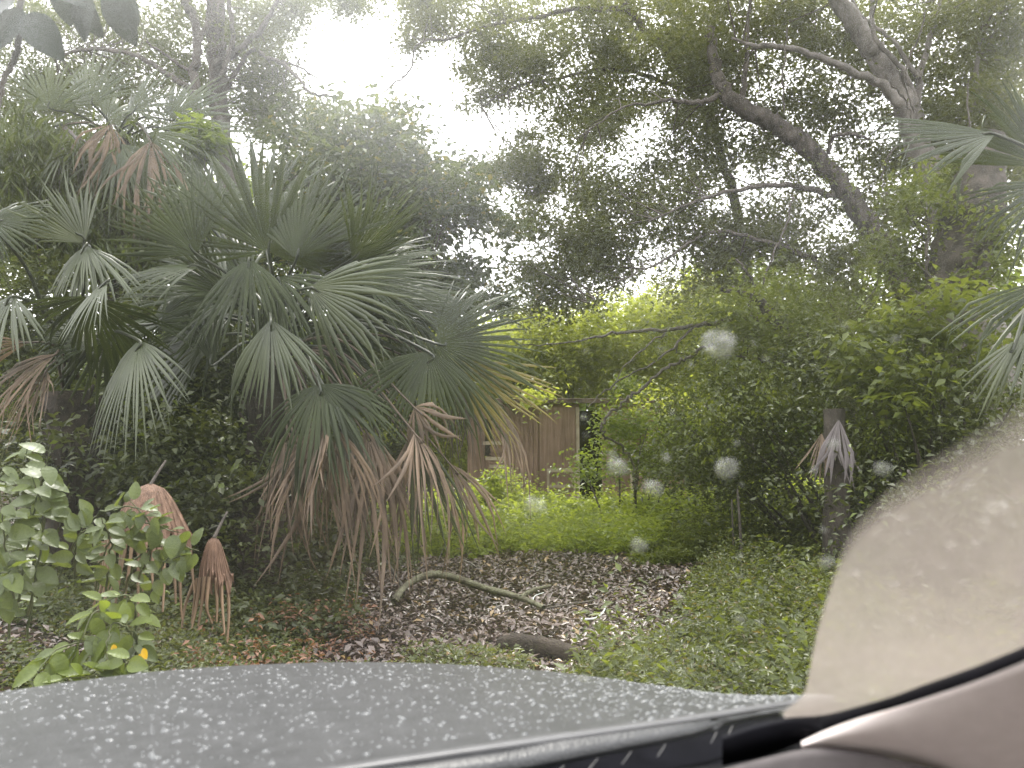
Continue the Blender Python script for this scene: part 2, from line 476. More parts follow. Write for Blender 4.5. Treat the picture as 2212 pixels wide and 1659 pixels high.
def siding_mat():
    m, t, out = new_mat('weathered_siding')
    N, L = t.nodes, t.links
    tc = N.new('ShaderNodeTexCoord')
    mp = N.new('ShaderNodeMapping'); mp.inputs['Scale'].default_value = (9, 9, 0.5)
    nz = N.new('ShaderNodeTexNoise'); nz.inputs['Scale'].default_value = 3; nz.inputs['Detail'].default_value = 8
    L.new(tc.outputs['Object'], mp.inputs['Vector']); L.new(mp.outputs[0], nz.inputs['Vector'])
    n2 = N.new('ShaderNodeTexNoise'); n2.inputs['Scale'].default_value = 1.1; n2.inputs['Detail'].default_value = 6
    L.new(tc.outputs['Object'], n2.inputs['Vector'])
    av = N.new('ShaderNodeMixRGB'); av.inputs['Fac'].default_value = 0.5
    L.new(nz.outputs['Fac'], av.inputs['Color1']); L.new(n2.outputs['Fac'], av.inputs['Color2'])
    cr = N.new('ShaderNodeValToRGB')
    cr.color_ramp.elements[0].color = (0.150, 0.092, 0.070, 1); cr.color_ramp.elements[0].position = 0.36
    cr.color_ramp.elements[1].color = (0.340, 0.225, 0.180, 1); cr.color_ramp.elements[1].position = 0.62
    L.new(av.outputs[0], cr.inputs[0])
    pb = N.new('ShaderNodeBsdfPrincipled'); pb.inputs['Roughness'].default_value = 0.8
    L.new(cr.outputs[0], pb.inputs['Base Color'])
    L.new(pb.outputs[0], out.inputs['Surface'])
    return m
M['siding'] = siding_mat()
M['trim_wood'] = solid_mat('pale_trim_wood', (0.38, 0.31, 0.235), (0.54, 0.46, 0.37), 7, 0.8)
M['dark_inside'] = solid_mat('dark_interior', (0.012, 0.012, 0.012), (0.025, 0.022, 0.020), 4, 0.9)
M['roofing'] = solid_mat('rusty_roofing', (0.075, 0.050, 0.040), (0.190, 0.140, 0.115), 5, 0.85, 0.5)
M['hose'] = solid_mat('pale_plastic_hose', (0.50, 0.55, 0.52), (0.65, 0.68, 0.65), 20, 0.4)

# ------------------------------------------------------------------ ground
def height(x, y):
    x = np.asarray(x, float); y = np.asarray(y, float)
    h = 0.035 * np.sin(x * 1.7 + 0.4) * np.cos(y * 1.3) + 0.02 * np.sin(x * 4.1 + y * 3.3)
    h = h + 0.30 / (1 + np.exp(-(x - 3.4) * 2.0)) * (y > -5) + 0.20 / (1 + np.exp((x + 3.2) * 2.0))
    return h

def build_ground():
    xs = np.concatenate([np.linspace(-150, -12, 14), np.linspace(-11, 11, 89), np.linspace(12, 150, 14)])
    ys = np.concatenate([np.linspace(-60, -4, 8), np.linspace(-3, 22, 101), np.linspace(24, 250, 20)])
    X, Y = np.meshgrid(xs, ys)
    Z = height(X, Y)
    V = np.stack([X.ravel(), Y.ravel(), Z.ravel()], 1)
    nx = len(xs)
    i, j = np.meshgrid(np.arange(len(ys) - 1), np.arange(nx - 1), indexing='ij')
    a = (i * nx + j).ravel()
    F = np.stack([a, a + 1, a + nx + 1, a + nx], 1)
    me = mesh_fast('ground', V, F.astype(np.int32)); smooth(me)
    return tag(link('ground', me, M['ground']), kind='structure')
build_ground()

# ------------------------------------------------------------------ leaves
def leaf_cloud(C, size, aspect=0.5, up=0.5, droop=0.3, fold=0.12, r_=rng, axis=None):
    """diamond leaves: C (n,3), size (n,) -> verts, tris"""
    n = len(C)
    size = np.broadcast_to(size, (n,))
    th = r_.uniform(0, 2 * math.pi, n)
    a = np.stack([np.cos(th), np.sin(th), r_.normal(0, 0.45, n) - droop], 1)
    if axis is not None:
        a = axis + 0.35 * a
    a = norm(a)
    nn = r_.normal(size=(n, 3)); nn[:, 2] = np.abs(nn[:, 2]) + up * 2
    nn = norm(nn - a * (nn * a).sum(1, keepdims=True))
    b = np.cross(a, nn)
    s = size[:, None]
    V = np.empty((n, 4, 3))
    V[:, 0] = C
    V[:, 1] = C + a * s * 0.42 + b * s * aspect * 0.5 + nn * s * fold
    V[:, 2] = C + a * s - nn * s * 0.08
    V[:, 3] = C + a * s * 0.42 - b * s * aspect * 0.5 + nn * s * fold
    base = np.arange(n)[:, None] * 4
    F = np.concatenate([base + [0, 1, 2], base + [0, 2, 3]], 1).reshape(-1, 3)
    return V.reshape(-1, 3), F.astype(np.int32)

CLUMPS = 4.4
DEN = 2.35                                      # leaves per clump, overall
GAPS = [(745, 125, 100, 75), (838, 55, 34, 60), (700, 60, 45, 45), (932, 215, 45, 105), (975, 290, 40, 45), (1045, 300, 55, 48),
        (1085, 425, 42, 28), (1035, 535, 70, 26), (1088, 575, 22, 38), (1130, 185, 14, 22), (1250, 322, 12, 14),
        (1228, 390, 16, 34), (1365, 645, 50, 30), (1412, 570, 16, 24), (1650, 205, 24, 16), (1600, 372, 20, 10),
        (1932, 178, 12, 18), (1790, 38, 24, 20), (1425, 40, 22, 14), (120, 92, 30, 18), (222, 107, 26, 9), 
        (1345, 690, 14, 10), (1120, 240, 16, 20), (1410, 505, 10, 10)]

def in_gap(px, py, grow=1.0):
    for gx, gy, rx, ry in GAPS:
        if ((px - gx) / (rx * grow)) ** 2 + ((py - gy) / (ry * grow)) ** 2 < 1:
            return True
    return False

def to_px(p):
    d = p - EYE
    fwd = d[1] * cp + d[2] * sp
    upv = -d[1] * sp + d[2] * cp
    return (d[0] / fwd * FPX + 512) * 2212 / 1024, (384 - upv / fwd * FPX) * 2.16

def clump_centres(blobs, gaps=True, clump_r=0.32, r_=rng, gap_grow=1.38):
    """blobs: (px,py,rx,ry,Y,thick,cov) -> list of clump centres, and how many leaves each"""
    out = []
    for (bx, by, rx, ry, Y, th, cov) in blobs:
        cpx = clump_r * 1702 / Y
        n = max(2, int(cov * CLUMPS * rx * ry / (cpx * cpx)))
        k = 0; tries = 0
        while k < n and tries < n * 6:
            tries += 1
            a = r_.uniform(0, 2 * math.pi); q = math.sqrt(r_.uniform(0, 1))
            x = bx + rx * q * math.cos(a); y = by + ry * q * math.sin(a)
            if gaps and in_gap(x, y, gap_grow):
                continue
            yy = Y + r_.uniform(-0.5, 0.5) * th
            out.append(P(x, y, yy)); k += 1
    return np.array(out)

def foliage(name, parent, centres, mat, leaf=0.08, per=45, clump_r=0.32, aspect=0.5, up=0.5, droop=0.3, flat=0.7, r_=rng, axis=None, kind=None, minz=0.02):
    n = len(centres)
    cnt = np.maximum(6, (per * DEN * r_.lognormal(0, 0.35, n)).astype(int))
    idx = np.repeat(np.arange(n), cnt)
    rad = clump_r * r_.uniform(0.55, 1.35, n)
    off = r_.normal(size=(len(idx), 3)) * 0.72
    off[:, 2] *= flat
    C = centres[idx] + off * rad[idx][:, None]
    C = C[C[:, 2] > minz]
    sz = leaf * r_.uniform(0.6, 1.35, len(C))
    V, F = leaf_cloud(C, sz, aspect, up, droop, r_=r_, axis=axis)
    o = part(name, V, F, mat, parent, sm=False)
    if kind: o['kind'] = kind
    return o

def twigs(name, parent, centres, anchors, mat, share=0.5, r0=0.012, maxd=2.6, r_=rng):
    """thin curved twigs from the nearest limb point out to clumps"""
    T = []
    for c in centres:
        if r_.random() > share: continue
        d = np.linalg.norm(anchors - c, axis=1)
        k = int(np.argmin(d + r_.uniform(0, 0.7, len(d))))
        if d[k] > maxd or d[k] < 0.05: continue
        a = anchors[k]
        mid = (a + c) / 2 + r_.normal(size=3) * 0.12 * d[k] + np.array([0, 0, 0.06 * d[k]])
        m2 = (mid + c) / 2 + r_.normal(size=3) * 0.07 * d[k]
        T.append(tube(np.array([a, mid, m2, c + r_.normal(size=3) * 0.05]), np.array([1.0, 0.7, 0.45, 0.15]) * r0 * (0.6 + 0.5 * d[k]), 4))
    if T:
        V, F = join(T)
        o = part(name, V, F, mat, parent); o['kind'] = 'stuff'
        return o

def tree(name, label, cat, base, limbs, blobs, leafmat, barkmat, leaf=0.08, per=45, clump_r=0.32, group=None, n_names=None,
         aspect=0.5, up=0.4, droop=0.35, share=0.4, gaps=True, twigr=0.011, rough=0.07, maxd=1.5, extra=None, gap_grow=1.38):
    """limbs[0] is the trunk; every other limb is a branch part of its own"""
    t = thing(name, label, cat, base, group)
    anchors = []
    for i, lm in enumerate(limbs):
        n = 7 if i == 0 else 6
        w, r = limb_px(lm, n, wob=0.012 if i else 0.02, seed=i + 3)
        if i == 0 and base is not None:      # root the trunk in the ground
            b = np.array(base, float)
            if w[0][2] > b[2] + 0.1:
                k = 6
                ext = np.array([b + (w[0] - b) * s for s in np.linspace(0, 1, k, endpoint=False)])
                ext[0, 2] -= 0.1
                w = np.vstack([ext, w]); r = np.concatenate([np.linspace(r[0] * 1.5, r[0], k, endpoint=False), r])
        V, F = tube(w, r, 10 if i == 0 else 7, rough, seed=i)
        part('trunk' if i == 0 else 'branch', V, F, barkmat, t)
        anchors.append(w)
    A = np.vstack(anchors)
    if blobs:
        c = clump_centres(blobs, gaps, clump_r, gap_grow=gap_grow)
        foliage('crown', t, c, leafmat, leaf, per, clump_r, aspect, up, droop)
        twigs('twigs', t, c, A, M['twig'] if barkmat is not M['bark_dark'] else M['bark_dark'], share, twigr, maxd)
    return t

# ------------------------------------------------------------------ shed far behind the clearing
SY = 17.0
def box(x0, x1, y0, y1, z0, z1):
    V = np.array([[x, y, z] for x in (x0, x1) for y in (y0, y1) for z in (z0, z1)], float)
    F = [(0, 1, 3, 2), (4, 6, 7, 5), (0, 4, 5, 1), (2, 3, 7, 6), (0, 2, 6, 4), (1, 5, 7, 3)]
    return V, F
def wx(px, Y=SY): return P(px, 900, Y)[0]
def wz(py, Y=SY): return P(1200, py, Y)[2]

def build_shed():
    x0, x1 = wx(1010), wx(1480)
    zt = wz(872)
    shed = thing('garden_shed', 'brown board shed with a black open doorway, half hidden by lime green shrubs', 'shed', ((x0 + x1) / 2, SY, 0))
    def pbox(name, *a, mat=M['siding'], parent=shed):
        V, F = box(*a)
        return part(name, V, F, mat, parent, sm=False)
    door0, door1 = wx(1252), wx(1300)
    # front wall left of the doorway: vertical boards, and right of it
    def boards(xa, xb, z1):
        w = 0.105
        n = max(1, int(round((xb - xa) / w)))
        w = (xb - xa) / n
        for i in range(n):
            dz = random.uniform(-0.02, 0.02); dy = random.uniform(-0.004, 0.004)
            pbox('board', xa + i * w + 0.007, xa + (i + 1) * w - 0.007, SY + dy, SY + 0.022 + dy, 0.05 + dz, z1)
    wall = part('wall', *box(x0, door0 - 0.01, SY + 0.03, SY + 0.09, 0, zt), M['siding'], shed, sm=False)
    boards(wx(1040), wx(1163), zt - 0.02)
    # plywood sheet beside the doorway, a little proud, with a pale corner post
    pbox('plywood_sheet', wx(1165), wx(1243), SY - 0.03, SY - 0.012, 0.02, wz(878))
    pbox('corner_post', wx(1244), wx(1251), SY - 0.04, SY + 0.025, 0.0, wz(880), mat=M['trim_wood'])
    pbox('dark_opening_panel', wx(1048), wx(1062), SY - 0.012, SY - 0.003, wz(985), wz(905), mat=M['dark_inside'])  # flat dark panel, the darkness of an unlit opening put into its colour
    pbox('wall', door1, x1, SY + 0.03, SY + 0.09, 0, zt)
    boards(wx(1366), x1 - 0.01, zt - 0.02)
    pbox('corner_post', wx(1360), wx(1365), SY - 0.012, SY + 0.026, 0.0, wz(950), mat=M['trim_wood'])
    # sides, back, floor and a roof with a rusty edge
    pbox('wall', x0, x0 + 0.06, SY + 0.09, SY + 3, 0, zt)
    pbox('wall', x1 - 0.06, x1, SY + 0.09, SY + 3, 0, zt)
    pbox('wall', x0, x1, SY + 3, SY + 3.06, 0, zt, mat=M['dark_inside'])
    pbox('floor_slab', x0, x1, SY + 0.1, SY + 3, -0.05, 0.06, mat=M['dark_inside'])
    rv = np.array([[x0 - .2, SY - .28, zt + 0.0], [x1 + .2, SY - .28, zt], [x1 + .2, SY + 3.3, zt + .25], [x0 - .2, SY + 3.3, zt + .25],
                   [x0 - .2, SY - .28, zt + .09], [x1 + .2, SY - .28, zt + .09], [x1 + .2, SY + 3.3, zt + .34], [x0 - .2, SY + 3.3, zt + .34]])
    part('roof', rv, [(3, 2, 1, 0), (4, 5, 6, 7), (0, 1, 5, 4), (1, 2, 6, 5), (2, 3, 7, 6), (3, 0, 4, 7)], M['roofing'], shed, sm=False)
    # leaning wooden frame in front of the plywood
    fr = thing('wooden_frame', 'open pale timber frame standing against the shed left of the doorway', 'frame', (wx(1212), SY - 0.35, 0))
    yb = SY - 0.30
    def fb(name, *a): return part(name, *box(*a), M['trim_wood'], fr, sm=False)
    fb('post', wx(1180), wx(1185), yb, yb + 0.05, 0.0, wz(1012))
    fb('post', wx(1236), wx(1240), yb, yb + 0.05, 0.0, wz(1018))
    fb('rail', wx(1185) + .003, wx(1236) - .003, yb + .003, yb + 0.045, wz(1019), wz(1011))
    fb('rail', wx(1185) + .003, wx(1236) - .003, yb + .003, yb + 0.045, wz(1052), wz(1046))
    # stacked boards to the left
    for k, (py, pxa, pxb) in enumerate([(958, 1046, 1088), (972, 1062, 1090), (990, 1052, 1089), (1006, 1060, 1090)]):
        z = wz(py)
        V, F = box(-0.5, 0.5, -0.06, 0.06, -0.035, 0.035)
        V = V * np.array([wx(pxb) - wx(pxa), 1, 1])
        cx = (wx(pxa) + wx(pxb)) / 2
        me = bpy.data.meshes.new('plank'); me.from_pydata([tuple(v) for v in V], [], F)
        o = link('stacked_plank', me, M['trim_wood'] if k != 1 else M['siding'], None, (cx, SY - 0.75 - 0.05 * (k % 2), z))
        o.rotation_euler = (0, random.uniform(-.03, .03), random.uniform(-.06, .06))
        tag(o, ['uppermost pale plank jutting out beside the hanging brown fronds', 'dark plank second from the top of the stack by the shed',
                'pale plank third from the top of the stack by the shed', 'lowest plank of the stack behind the drooping brown fronds'][k], 'plank', 'planks stacked at the left end of the shed')
    # bearers that carry the planks
    b = thing('plank_rack', 'dark upright rack carrying the planks left of the shed wall', 'rack', (wx(1070), SY - 0.75, 0))
    for px in (1066, 1084):
        part('post', *box(wx(px) - .03, wx(px) + .03, SY - 0.66, SY - 0.60, 0.0, wz(952)), M['siding'], b, sm=False)
    for py in (961, 975, 993, 1009):
        part('bearer', *box(wx(1060), wx(1090), SY - 0.80, SY - 0.665, wz(py) - .075, wz(py) - 0.036), M['siding'], b, sm=False)
build_shed()

# ------------------------------------------------------------------ trees
# large pale-limbed oak, upper right
tree('oak_tree', 'big oak with a pale thick limb rising to the top edge at the upper right', 'tree', (5.6, 11.5, 0.25),
     [[(2180, 900, 11.5, .27), (2110, 640, 11.7, .25), (2040, 440, 12, .22), (1985, 310, 12, .19), (1950, 215, 12, .165), (1905, 140, 12, .15), (1860, 70, 12, .14), (1812, 0, 12, .13), (1770, -90, 12, .11)],
      [(1962, 245, 12, .085), (1905, 185, 11.8, .07), (1830, 148, 11.6, .055), (1760, 120, 11.5, .048), (1690, 100, 11.4, .04), (1630, 98, 11.3, .03), (1580, 82, 11.2, .018)],
      [(1975, 250, 12, .07), (1990, 150, 12.1, .05), (2015, 60, 12.2, .04), (2045, -40, 12.3, .03)],
      [(1985, 240, 12, .06), (1950, 150, 11.8, .045), (1890, 80, 11.7, .04), (1880, -20, 11.7, .03)],
      [(1985, 170, 12, .04), (1930, 90, 12.2, .032), (1860, 30, 12.4, .028), (1830, -30, 12.4, .02)],
      [(2050, 460, 12, .06), (2080, 330, 12, .05), (2105, 200, 12.1, .04), (2120, 60, 12.3, .03)]],
     [(1700, 120, 240, 160, 13.8, 3, 1.08), (1900, 60, 200, 110, 13.8, 3, 0.86), (2100, 130, 150, 160, 13.3, 3, 1.73), (2130, 330, 130, 150, 12.8, 3, 1.83), (1990, 420, 160, 110, 13.8, 3, 1.30),
      (1840, 300, 170, 90, 13.8, 2.5, 0.98), (1560, 60, 180, 120, 13.8, 3, 1.30), (2180, 40, 80, 100, 12.3, 2, 2.16), (1500, -250, 350, 200, 12.3, 4, 0.75), (2000, -300, 400, 250, 10.3, 4, 0.98)],
     M['oak'], M['bark_pale'], leaf=.085, per=46, clump_r=.30)
# leaning vine-covered tree under it
tree('leaning_tree', 'leaning tree whose thick curved limb ends in a leafy stub, centre right', 'tree', (5.3, 12.9, 0.3),
     [[(2110, 1010, 12.8, .24), (2045, 790, 12.7, .23), (1960, 620, 12.6, .19), (1880, 490, 12.5, .165), (1800, 380, 12.5, .145), (1740, 315, 12.4, .14), (1680, 272, 12.4, .14), (1610, 235, 12.3, .135), (1560, 195, 12.3, .12), (1545, 150, 12.3, .10), (1535, 60, 12.4, .08)],
      [(1560, 205, 12.3, .05), (1505, 222, 12.1, .04), (1450, 215, 12, .03), (1400, 225, 11.9, .022), (1353, 228, 11.8, .016), (1300, 262, 11.7, .012), (1244, 300, 11.6, .008)],
      [(1600, 230, 12.3, .05), (1610, 160, 12.2, .04), (1615, 80, 12.2, .03), (1622, -20, 12.2, .025)],
      [(1800, 420, 12.5, .06), (1700, 400, 12.2, .045), (1600, 410, 12, .035), (1490, 440, 11.9, .022), (1400, 480, 11.8, .014)],
      [(1760, 560, 12.6, .05), (1650, 520, 12.4, .035), (1540, 500, 12.2, .025), (1440, 560, 12, .018), (1350, 600, 11.9, .012), (1270, 655, 11.8, .008)],
      [(1790, 330, 12.4, .035), (1800, 295, 12.2, .035), (1845, 292, 12.1, .03), (1880, 300, 12.0, .02)]],
     [(1560, 250, 130, 130, 13.8, 2.5, 1.49), (1390, 330, 170, 150, 13.7, 3, 0.90), (1560, 440, 200, 130, 13.7, 3, 1.17), (1300, 480, 130, 110, 13.4, 3, 1.17), (1220, 570, 120, 95, 13.2, 2.5, 1.81),
      (1450, 560, 160, 90, 13.6, 3, 1.17), (1650, 560, 170, 110, 13.6, 3, 1.07), (1790, 500, 150, 120, 13.6, 3, 0.96), (1900, 620, 130, 110, 13.2, 3, 1.17), (1180, 640, 80, 60, 13.2, 2, 1.92)],
     M['oak'], M['bark'], leaf=.082, per=44, clump_r=.30)
# high overhanging crown, top centre (its limb comes in from the right)
tree('overhanging_tree', 'fine-leaved tree reaching over the clearing from above, top centre with a bare forked twig', 'tree', (4.6, 16.0, 0.0),
     [[(1640, 800, 15.5, .10), (1610, 560, 15, .09), (1560, 330, 14.8, .08), (1460, 130, 14.5, .07), (1370, 40, 14.2, .06), (1330, -80, 14, .05)],
      [(1360, 20, 14.2, .05), (1240, 20, 14, .045), (1150, 38, 13.8, .035), (1050, 56, 13.6, .028), (975, 82, 13.4, .022), (905, 94, 13.3, .018), (886, 150, 13.2, .016), (862, 172, 13.2, .014), (838, 190, 13.1, .012), (800, 235, 13.1, .008)],
      [(872, 165, 13.2, .010), (845, 165, 13.1, .010), (828, 182, 13.1, .009), (812, 215, 13.1, .006)],
      [(838, 166, 13.1, .005), (826, 150, 13.1, .004), (824, 130, 13.1, .003)],
      [(1500, 200, 14.6, .04), (1340, 150, 14.4, .035), (1200, 170, 14.2, .03), (1110, 190, 14, .02), (1040, 230, 13.9, .012)]],
     [(1020, 60, 170, 110, 14.6, 3, 1.10), (1200, 80, 170, 130, 15.1, 3, 1.10), (1380, 100, 160, 140, 15.1, 3, 1.51), (905, 60, 55, 90, 14.2, 1.5, 1.74), (1060, 170, 110, 90, 14.6, 2, 0.93), (1180, 290, 120, 110, 14.6, 3, 0.75),
      (1130, 380, 75, 75, 14.2, 2, 1.62), (1100, 350, 60, 45, 14.0, 2, 1.86), (1290, 210, 110, 100, 15.1, 3, 0.93), (870, 130, 25, 55, 13.9, .8, 1.27), (1270, 430, 50, 60, 14.6, 2, 1.16), (1110, 480, 60, 60, 12.6, 1.5, 1.04)],
     M['oak'], M['bark'], leaf=.085, per=38, clump_r=.28, twigr=.009)
# tall pair of trunks, upper left
tree('tall_tree', 'tall tree with a wide brown shaggy trunk wrapped by a dark climbing stem, upper left', 'tree', (*P(505, 900, 13.5)[:2], 0.1),
     [[(505, 620, 13.5, .20), (492, 420, 13.5, .19), (480, 300, 13.5, .18), (473, 200, 13.5, .17), (468, 100, 13.5, .165), (465, 0, 13.5, .16), (462, -90, 13.5, .15)],
      [(505, 480, 13.2, .06), (500, 330, 13.1, .055), (470, 240, 13.1, .05), (452, 190, 13.1, .045), (480, 160, 13.05, .045), (494, 120, 13.1, .05), (503, 70, 13.1, .045), (490, -20, 13.1, .04)],
      [(462, 185, 13.4, .07), (468, 140, 13.3, .065), (505, 118, 13.2, .06), (540, 85, 13.1, .05), (570, 55, 13.1, .045), (600, 0, 13, .03)],
      [(480, 205, 13.3, .04), (540, 110, 13, .035), (578, 125, 12.9, .032), (625, 150, 12.8, .028), (668, 198, 12.7, .024), (705, 205, 12.6, .020), (738, 212, 12.6, .012)],
      [(560, 116, 13, .025), (600, 130, 13, .022), (640, 140, 13, .018), (680, 165, 12.9, .013), (715, 182, 12.9, .007)],
      [(640, 140, 13, .010), (655, 122, 13, .008), (688, 122, 13, .004)],
      [(620, 148, 12.8, .012), (612, 170, 12.8, .009), (618, 195, 12.8, .005)]],
     [(580, 70, 110, 90, 14.7, 3, 1.18), (700, 30, 110, 60, 14.5, 2.5, 1.39), (480, 110, 120, 120, 15.3, 2, 0.65), (620, 240, 110, 70, 14.3, 2.5, 1.39), (560, 200, 80, 90, 14.7, 2, 0.96), (780, 15, 50, 35, 14.5, 2, 1.28)],
     M['left_tree'], M['bark'], leaf=.085, per=38, clump_r=.27)
tree('slim_tree', 'slim reddish trunk forking at the top edge just left of the shaggy trunk', 'tree', (*P(430, 900, 12.4)[:2], 0.1),
     [[(432, 560, 12.4, .085), (428, 350, 12.4, .08), (424, 210, 12.4, .075), (421, 150, 12.4, .075), (428, 85, 12.4, .07), (418, 40, 12.4, .06), (398, 0, 12.4, .05), (385, -50, 12.4, .04)],
      [(429, 90, 12.4, .04), (446, 50, 12.4, .035), (450, 15, 12.4, .03), (440, -30, 12.4, .025)],
      [(421, 160, 12.4, .03), (390, 140, 12.3, .028), (350, 112, 12.2, .02), (315, 90, 12.1, .014)],
      [(424, 200, 12.4, .05), (370, 165, 12.5, .045), (318, 132, 12.6, .04), (255, 112, 12.8, .035), (180, 108, 13, .03), (110, 120, 13.2, .02)]],
     [(330, 60, 190, 80, 14.5, 3, 0.99), (160, 50, 150, 70, 14.7, 3, 0.99), (290, 140, 180, 70, 14.5, 2, 0.81), (60, 110, 80, 110, 15.0, 2, 1.26), (250, 170, 180, 60, 15.5, 2, 1.08), (60, 260, 120, 80, 15.5, 2, 1.26), (150, 220, 150, 80, 15.0, 2, 0.90), (330, 260, 120, 100, 15.0, 2, 0.90), (420, 40, 90, 60, 14.5, 2, 0.63), (300, -200, 350, 150, 12.5, 4, 0.72)],
     M['left_tree'], M['bark'], leaf=.075, per=30, clump_r=.25, share=.8, twigr=.008)
# rounded broad-leaved tree left of the gap
tree('broadleaf_tree', 'dense rounded broad-leaved tree beside the bright sky gap, left of centre', 'tree', (*P(760, 900, 11.5)[:2], 0.0),
     [[(740, 700, 11.5, .12), (745, 560, 11.5, .11), (765, 440, 11.5, .09), (790, 330, 11.5, .06), (800, 270, 11.5, .03)],
      [(765, 450, 11.5, .05), (840, 400, 11.3, .04), (920, 380, 11.1, .02), (985, 400, 11, .01)],
      [(745, 560, 11.5, .05), (680, 470, 11.2, .04), (640, 380, 11.1, .02)],
      [(750, 540, 11.5, .05), (850, 500, 11.2, .035), (960, 470, 11, .018), (1040, 430, 10.9, .01)]],
     [(880, 235, 30, 20, 11.5, 1, .8), (960, 300, 35, 22, 11.5, 1, .8), (1010, 350, 30, 25, 11.3, 1, .7), (700, 270, 60, 35, 11.8, 1, .8), (800, 300, 120, 95, 11.5, 2.5, 1.05), (880, 330, 90, 90, 11.5, 2, 1.24), (930, 420, 110, 90, 11.5, 2.5, 1.12), (720, 380, 120, 110, 11.8, 2.5, 0.99), (820, 450, 170, 100, 11.5, 2.5, 1.18),
      (900, 560, 150, 100, 11.5, 2, 1.05), (640, 330, 80, 100, 12, 2, 0.87), (1060, 470, 50, 40, 10.9, 1, 0.43), (1000, 420, 50, 50, 11, 1, 0.87), (1110, 500, 40, 30, 10.8, .8, 0.43), (1010, 620, 95, 55, 12, 2, 1.12)],
     M['broad'], M['bark'], leaf=.115, per=30, clump_r=.28, aspect=.55)
# arching dark-limbed tree on the right, above the vines
tree('arching_tree', 'low dark-limbed tree arching over towards the shed, right of centre', 'tree', (4.4, 10.4, 0.25),
     [[(1830, 900, 10.3, .11), (1800, 790, 10.2, .10), (1760, 745, 10.2, .09), (1710, 730, 10.1, .085), (1672, 690, 10.1, .08), (1640, 650, 10.1, .065), (1600, 630, 10.1, .04), (1560, 625, 10, .025)],
      [(1672, 695, 10.1, .04), (1600, 685, 10, .034), (1520, 700, 9.9, .028), (1440, 712, 9.8, .024), (1370, 715, 9.7, .02), (1300, 725, 9.7, .015), (1230, 740, 9.6, .010), (1130, 745, 9.6, .006)],
      [(1500, 705, 9.9, .018), (1430, 770, 9.7, .015), (1360, 810, 9.6, .012), (1300, 850, 9.5, .010), (1270, 880, 9.4, .007)],
      [(1440, 712, 9.8, .012), (1370, 770, 9.6, .010), (1335, 815, 9.5, .007), (1325, 850, 9.5, .004)],
      [(1760, 745, 10.2, .05), (1700, 780, 9.9, .035), (1600, 770, 9.7, .028)],
      [(1640, 652, 10.1, .025), (1620, 600, 10.1, .018), (1590, 560, 10.1, .012)]],
     [(1580, 690, 110, 60, 10.3, 2, 1.0), (1690, 660, 130, 80, 10.5, 2, 1.2), (1540, 790, 100, 60, 10.3, 2, .7), (1660, 790, 120, 80, 10.3, 2, 1.4), (1410, 730, 70, 30, 10.5, 2, .25)],
     M['right_bush'], M['bark_dark'], leaf=.075, per=38, clump_r=.24, gaps=False)
tree('bare_arching_sapling', 'bare curved sapling stem bending down in front of the shed doorway', 'sapling', (*PG(1375, 1135)[:2], 0.0),
     [[(1372, 1060, 11.0, .016), (1368, 1015, 10.9, .016), (1352, 970, 10.8, .016), (1312, 945, 10.6, .016), (1300, 925, 10.5, .018), (1312, 898, 10.5, .018), (1350, 865, 10.4, .02), (1390, 835, 10.3, .022), (1440, 795, 10.2, .022), (1490, 772, 10.1, .02), (1540, 740, 10, .018)]],
     None, None, M['bark'])
# bright shrubs at the clearing
def bush(name, label, base, blobs, mat, leaf=.07, per=50, clump_r=.25, stems=7, group=None, cat='shrub', gaps=False, **kw):
    t = thing(name, label, cat, base, group)
    c = clump_centres(blobs, gaps, clump_r)
    foliage('foliage', t, c, mat, leaf, per, clump_r, **kw)
    b = np.array(base, float)
    T = []
    sel = rng.choice(len(c), min(stems, len(c)), replace=False)
    for i in sel:
        e = c[i]
        s = np.array([b[0] + (e[0] - b[0]) * .35, b[1] + (e[1] - b[1]) * .5, b[2] - .03])
        mid = s + (e - s) * .5 + rng.normal(size=3) * .06 + np.array([0, 0, .1])
        T.append(tube(spline([s, mid, e], 4), np.linspace(.022, .006, 9), 5))
    V, F = join(T)
    part('stems', V, F, M['bark_dark'], t)['kind'] = 'stuff'
    return t
bush('lime_shrub', 'lime green leafy shrub hanging in front of the black shed doorway', (*P(1345, 1000, 12.5)[:2], 0.0),
     [(1345, 900, 34, 45, 13.5, 1.0, 1.2), (1285, 1000, 28, 35, 13.5, 1.0, .9), (1335, 985, 32, 50, 13.5, 1.0, .9), (1415, 960, 50, 60, 13.5, 1.2, 1.1), (1340, 845, 40, 20, 14, 1.0, .8), (1500, 980, 80, 80, 13, 2, 1.2)],
     M['lime'], leaf=.09, per=46)
bush('sunlit_thicket', 'bright yellow-green thicket rising over the shed roof', (2.0, 21.0, 0.0),
     [(1200, 760, 120, 90, 20.5, 2, 2.4), (1320, 720, 130, 80, 21, 3, 1.5), (1450, 740, 130, 90, 21, 3, 1.3), (1390, 820, 120, 60, 20.5, 2, 1.5), (1130, 800, 90, 90, 21, 2, 2.6), (1480, 660, 90, 60, 21, 3, 1.3), (1000, 800, 110, 110, 22, 2, 2.2), (1190, 858, 100, 12, 16.2, .6, .35), (1400, 862, 80, 24, 15.9, .8, .7), (1470, 930, 70, 60, 15.6, 1, .8), (900, 900, 150, 150, 22, 2, 2.2)],
     M['thicket'], leaf=.13, per=50, clump_r=.42, stems=14)
bush('clearing_shrub', 'small bright shrub at the foot of the planks left of the shed', (*P(1090, 1060, 14.5)[:2], 0.0),
     [(1085, 1065, 40, 40, 14.5, 1, 1.8), (1050, 1080, 40, 30, 14.5, 1, 1.5)], M['weed'], leaf=.08, per=36, clump_r=.18, stems=5)
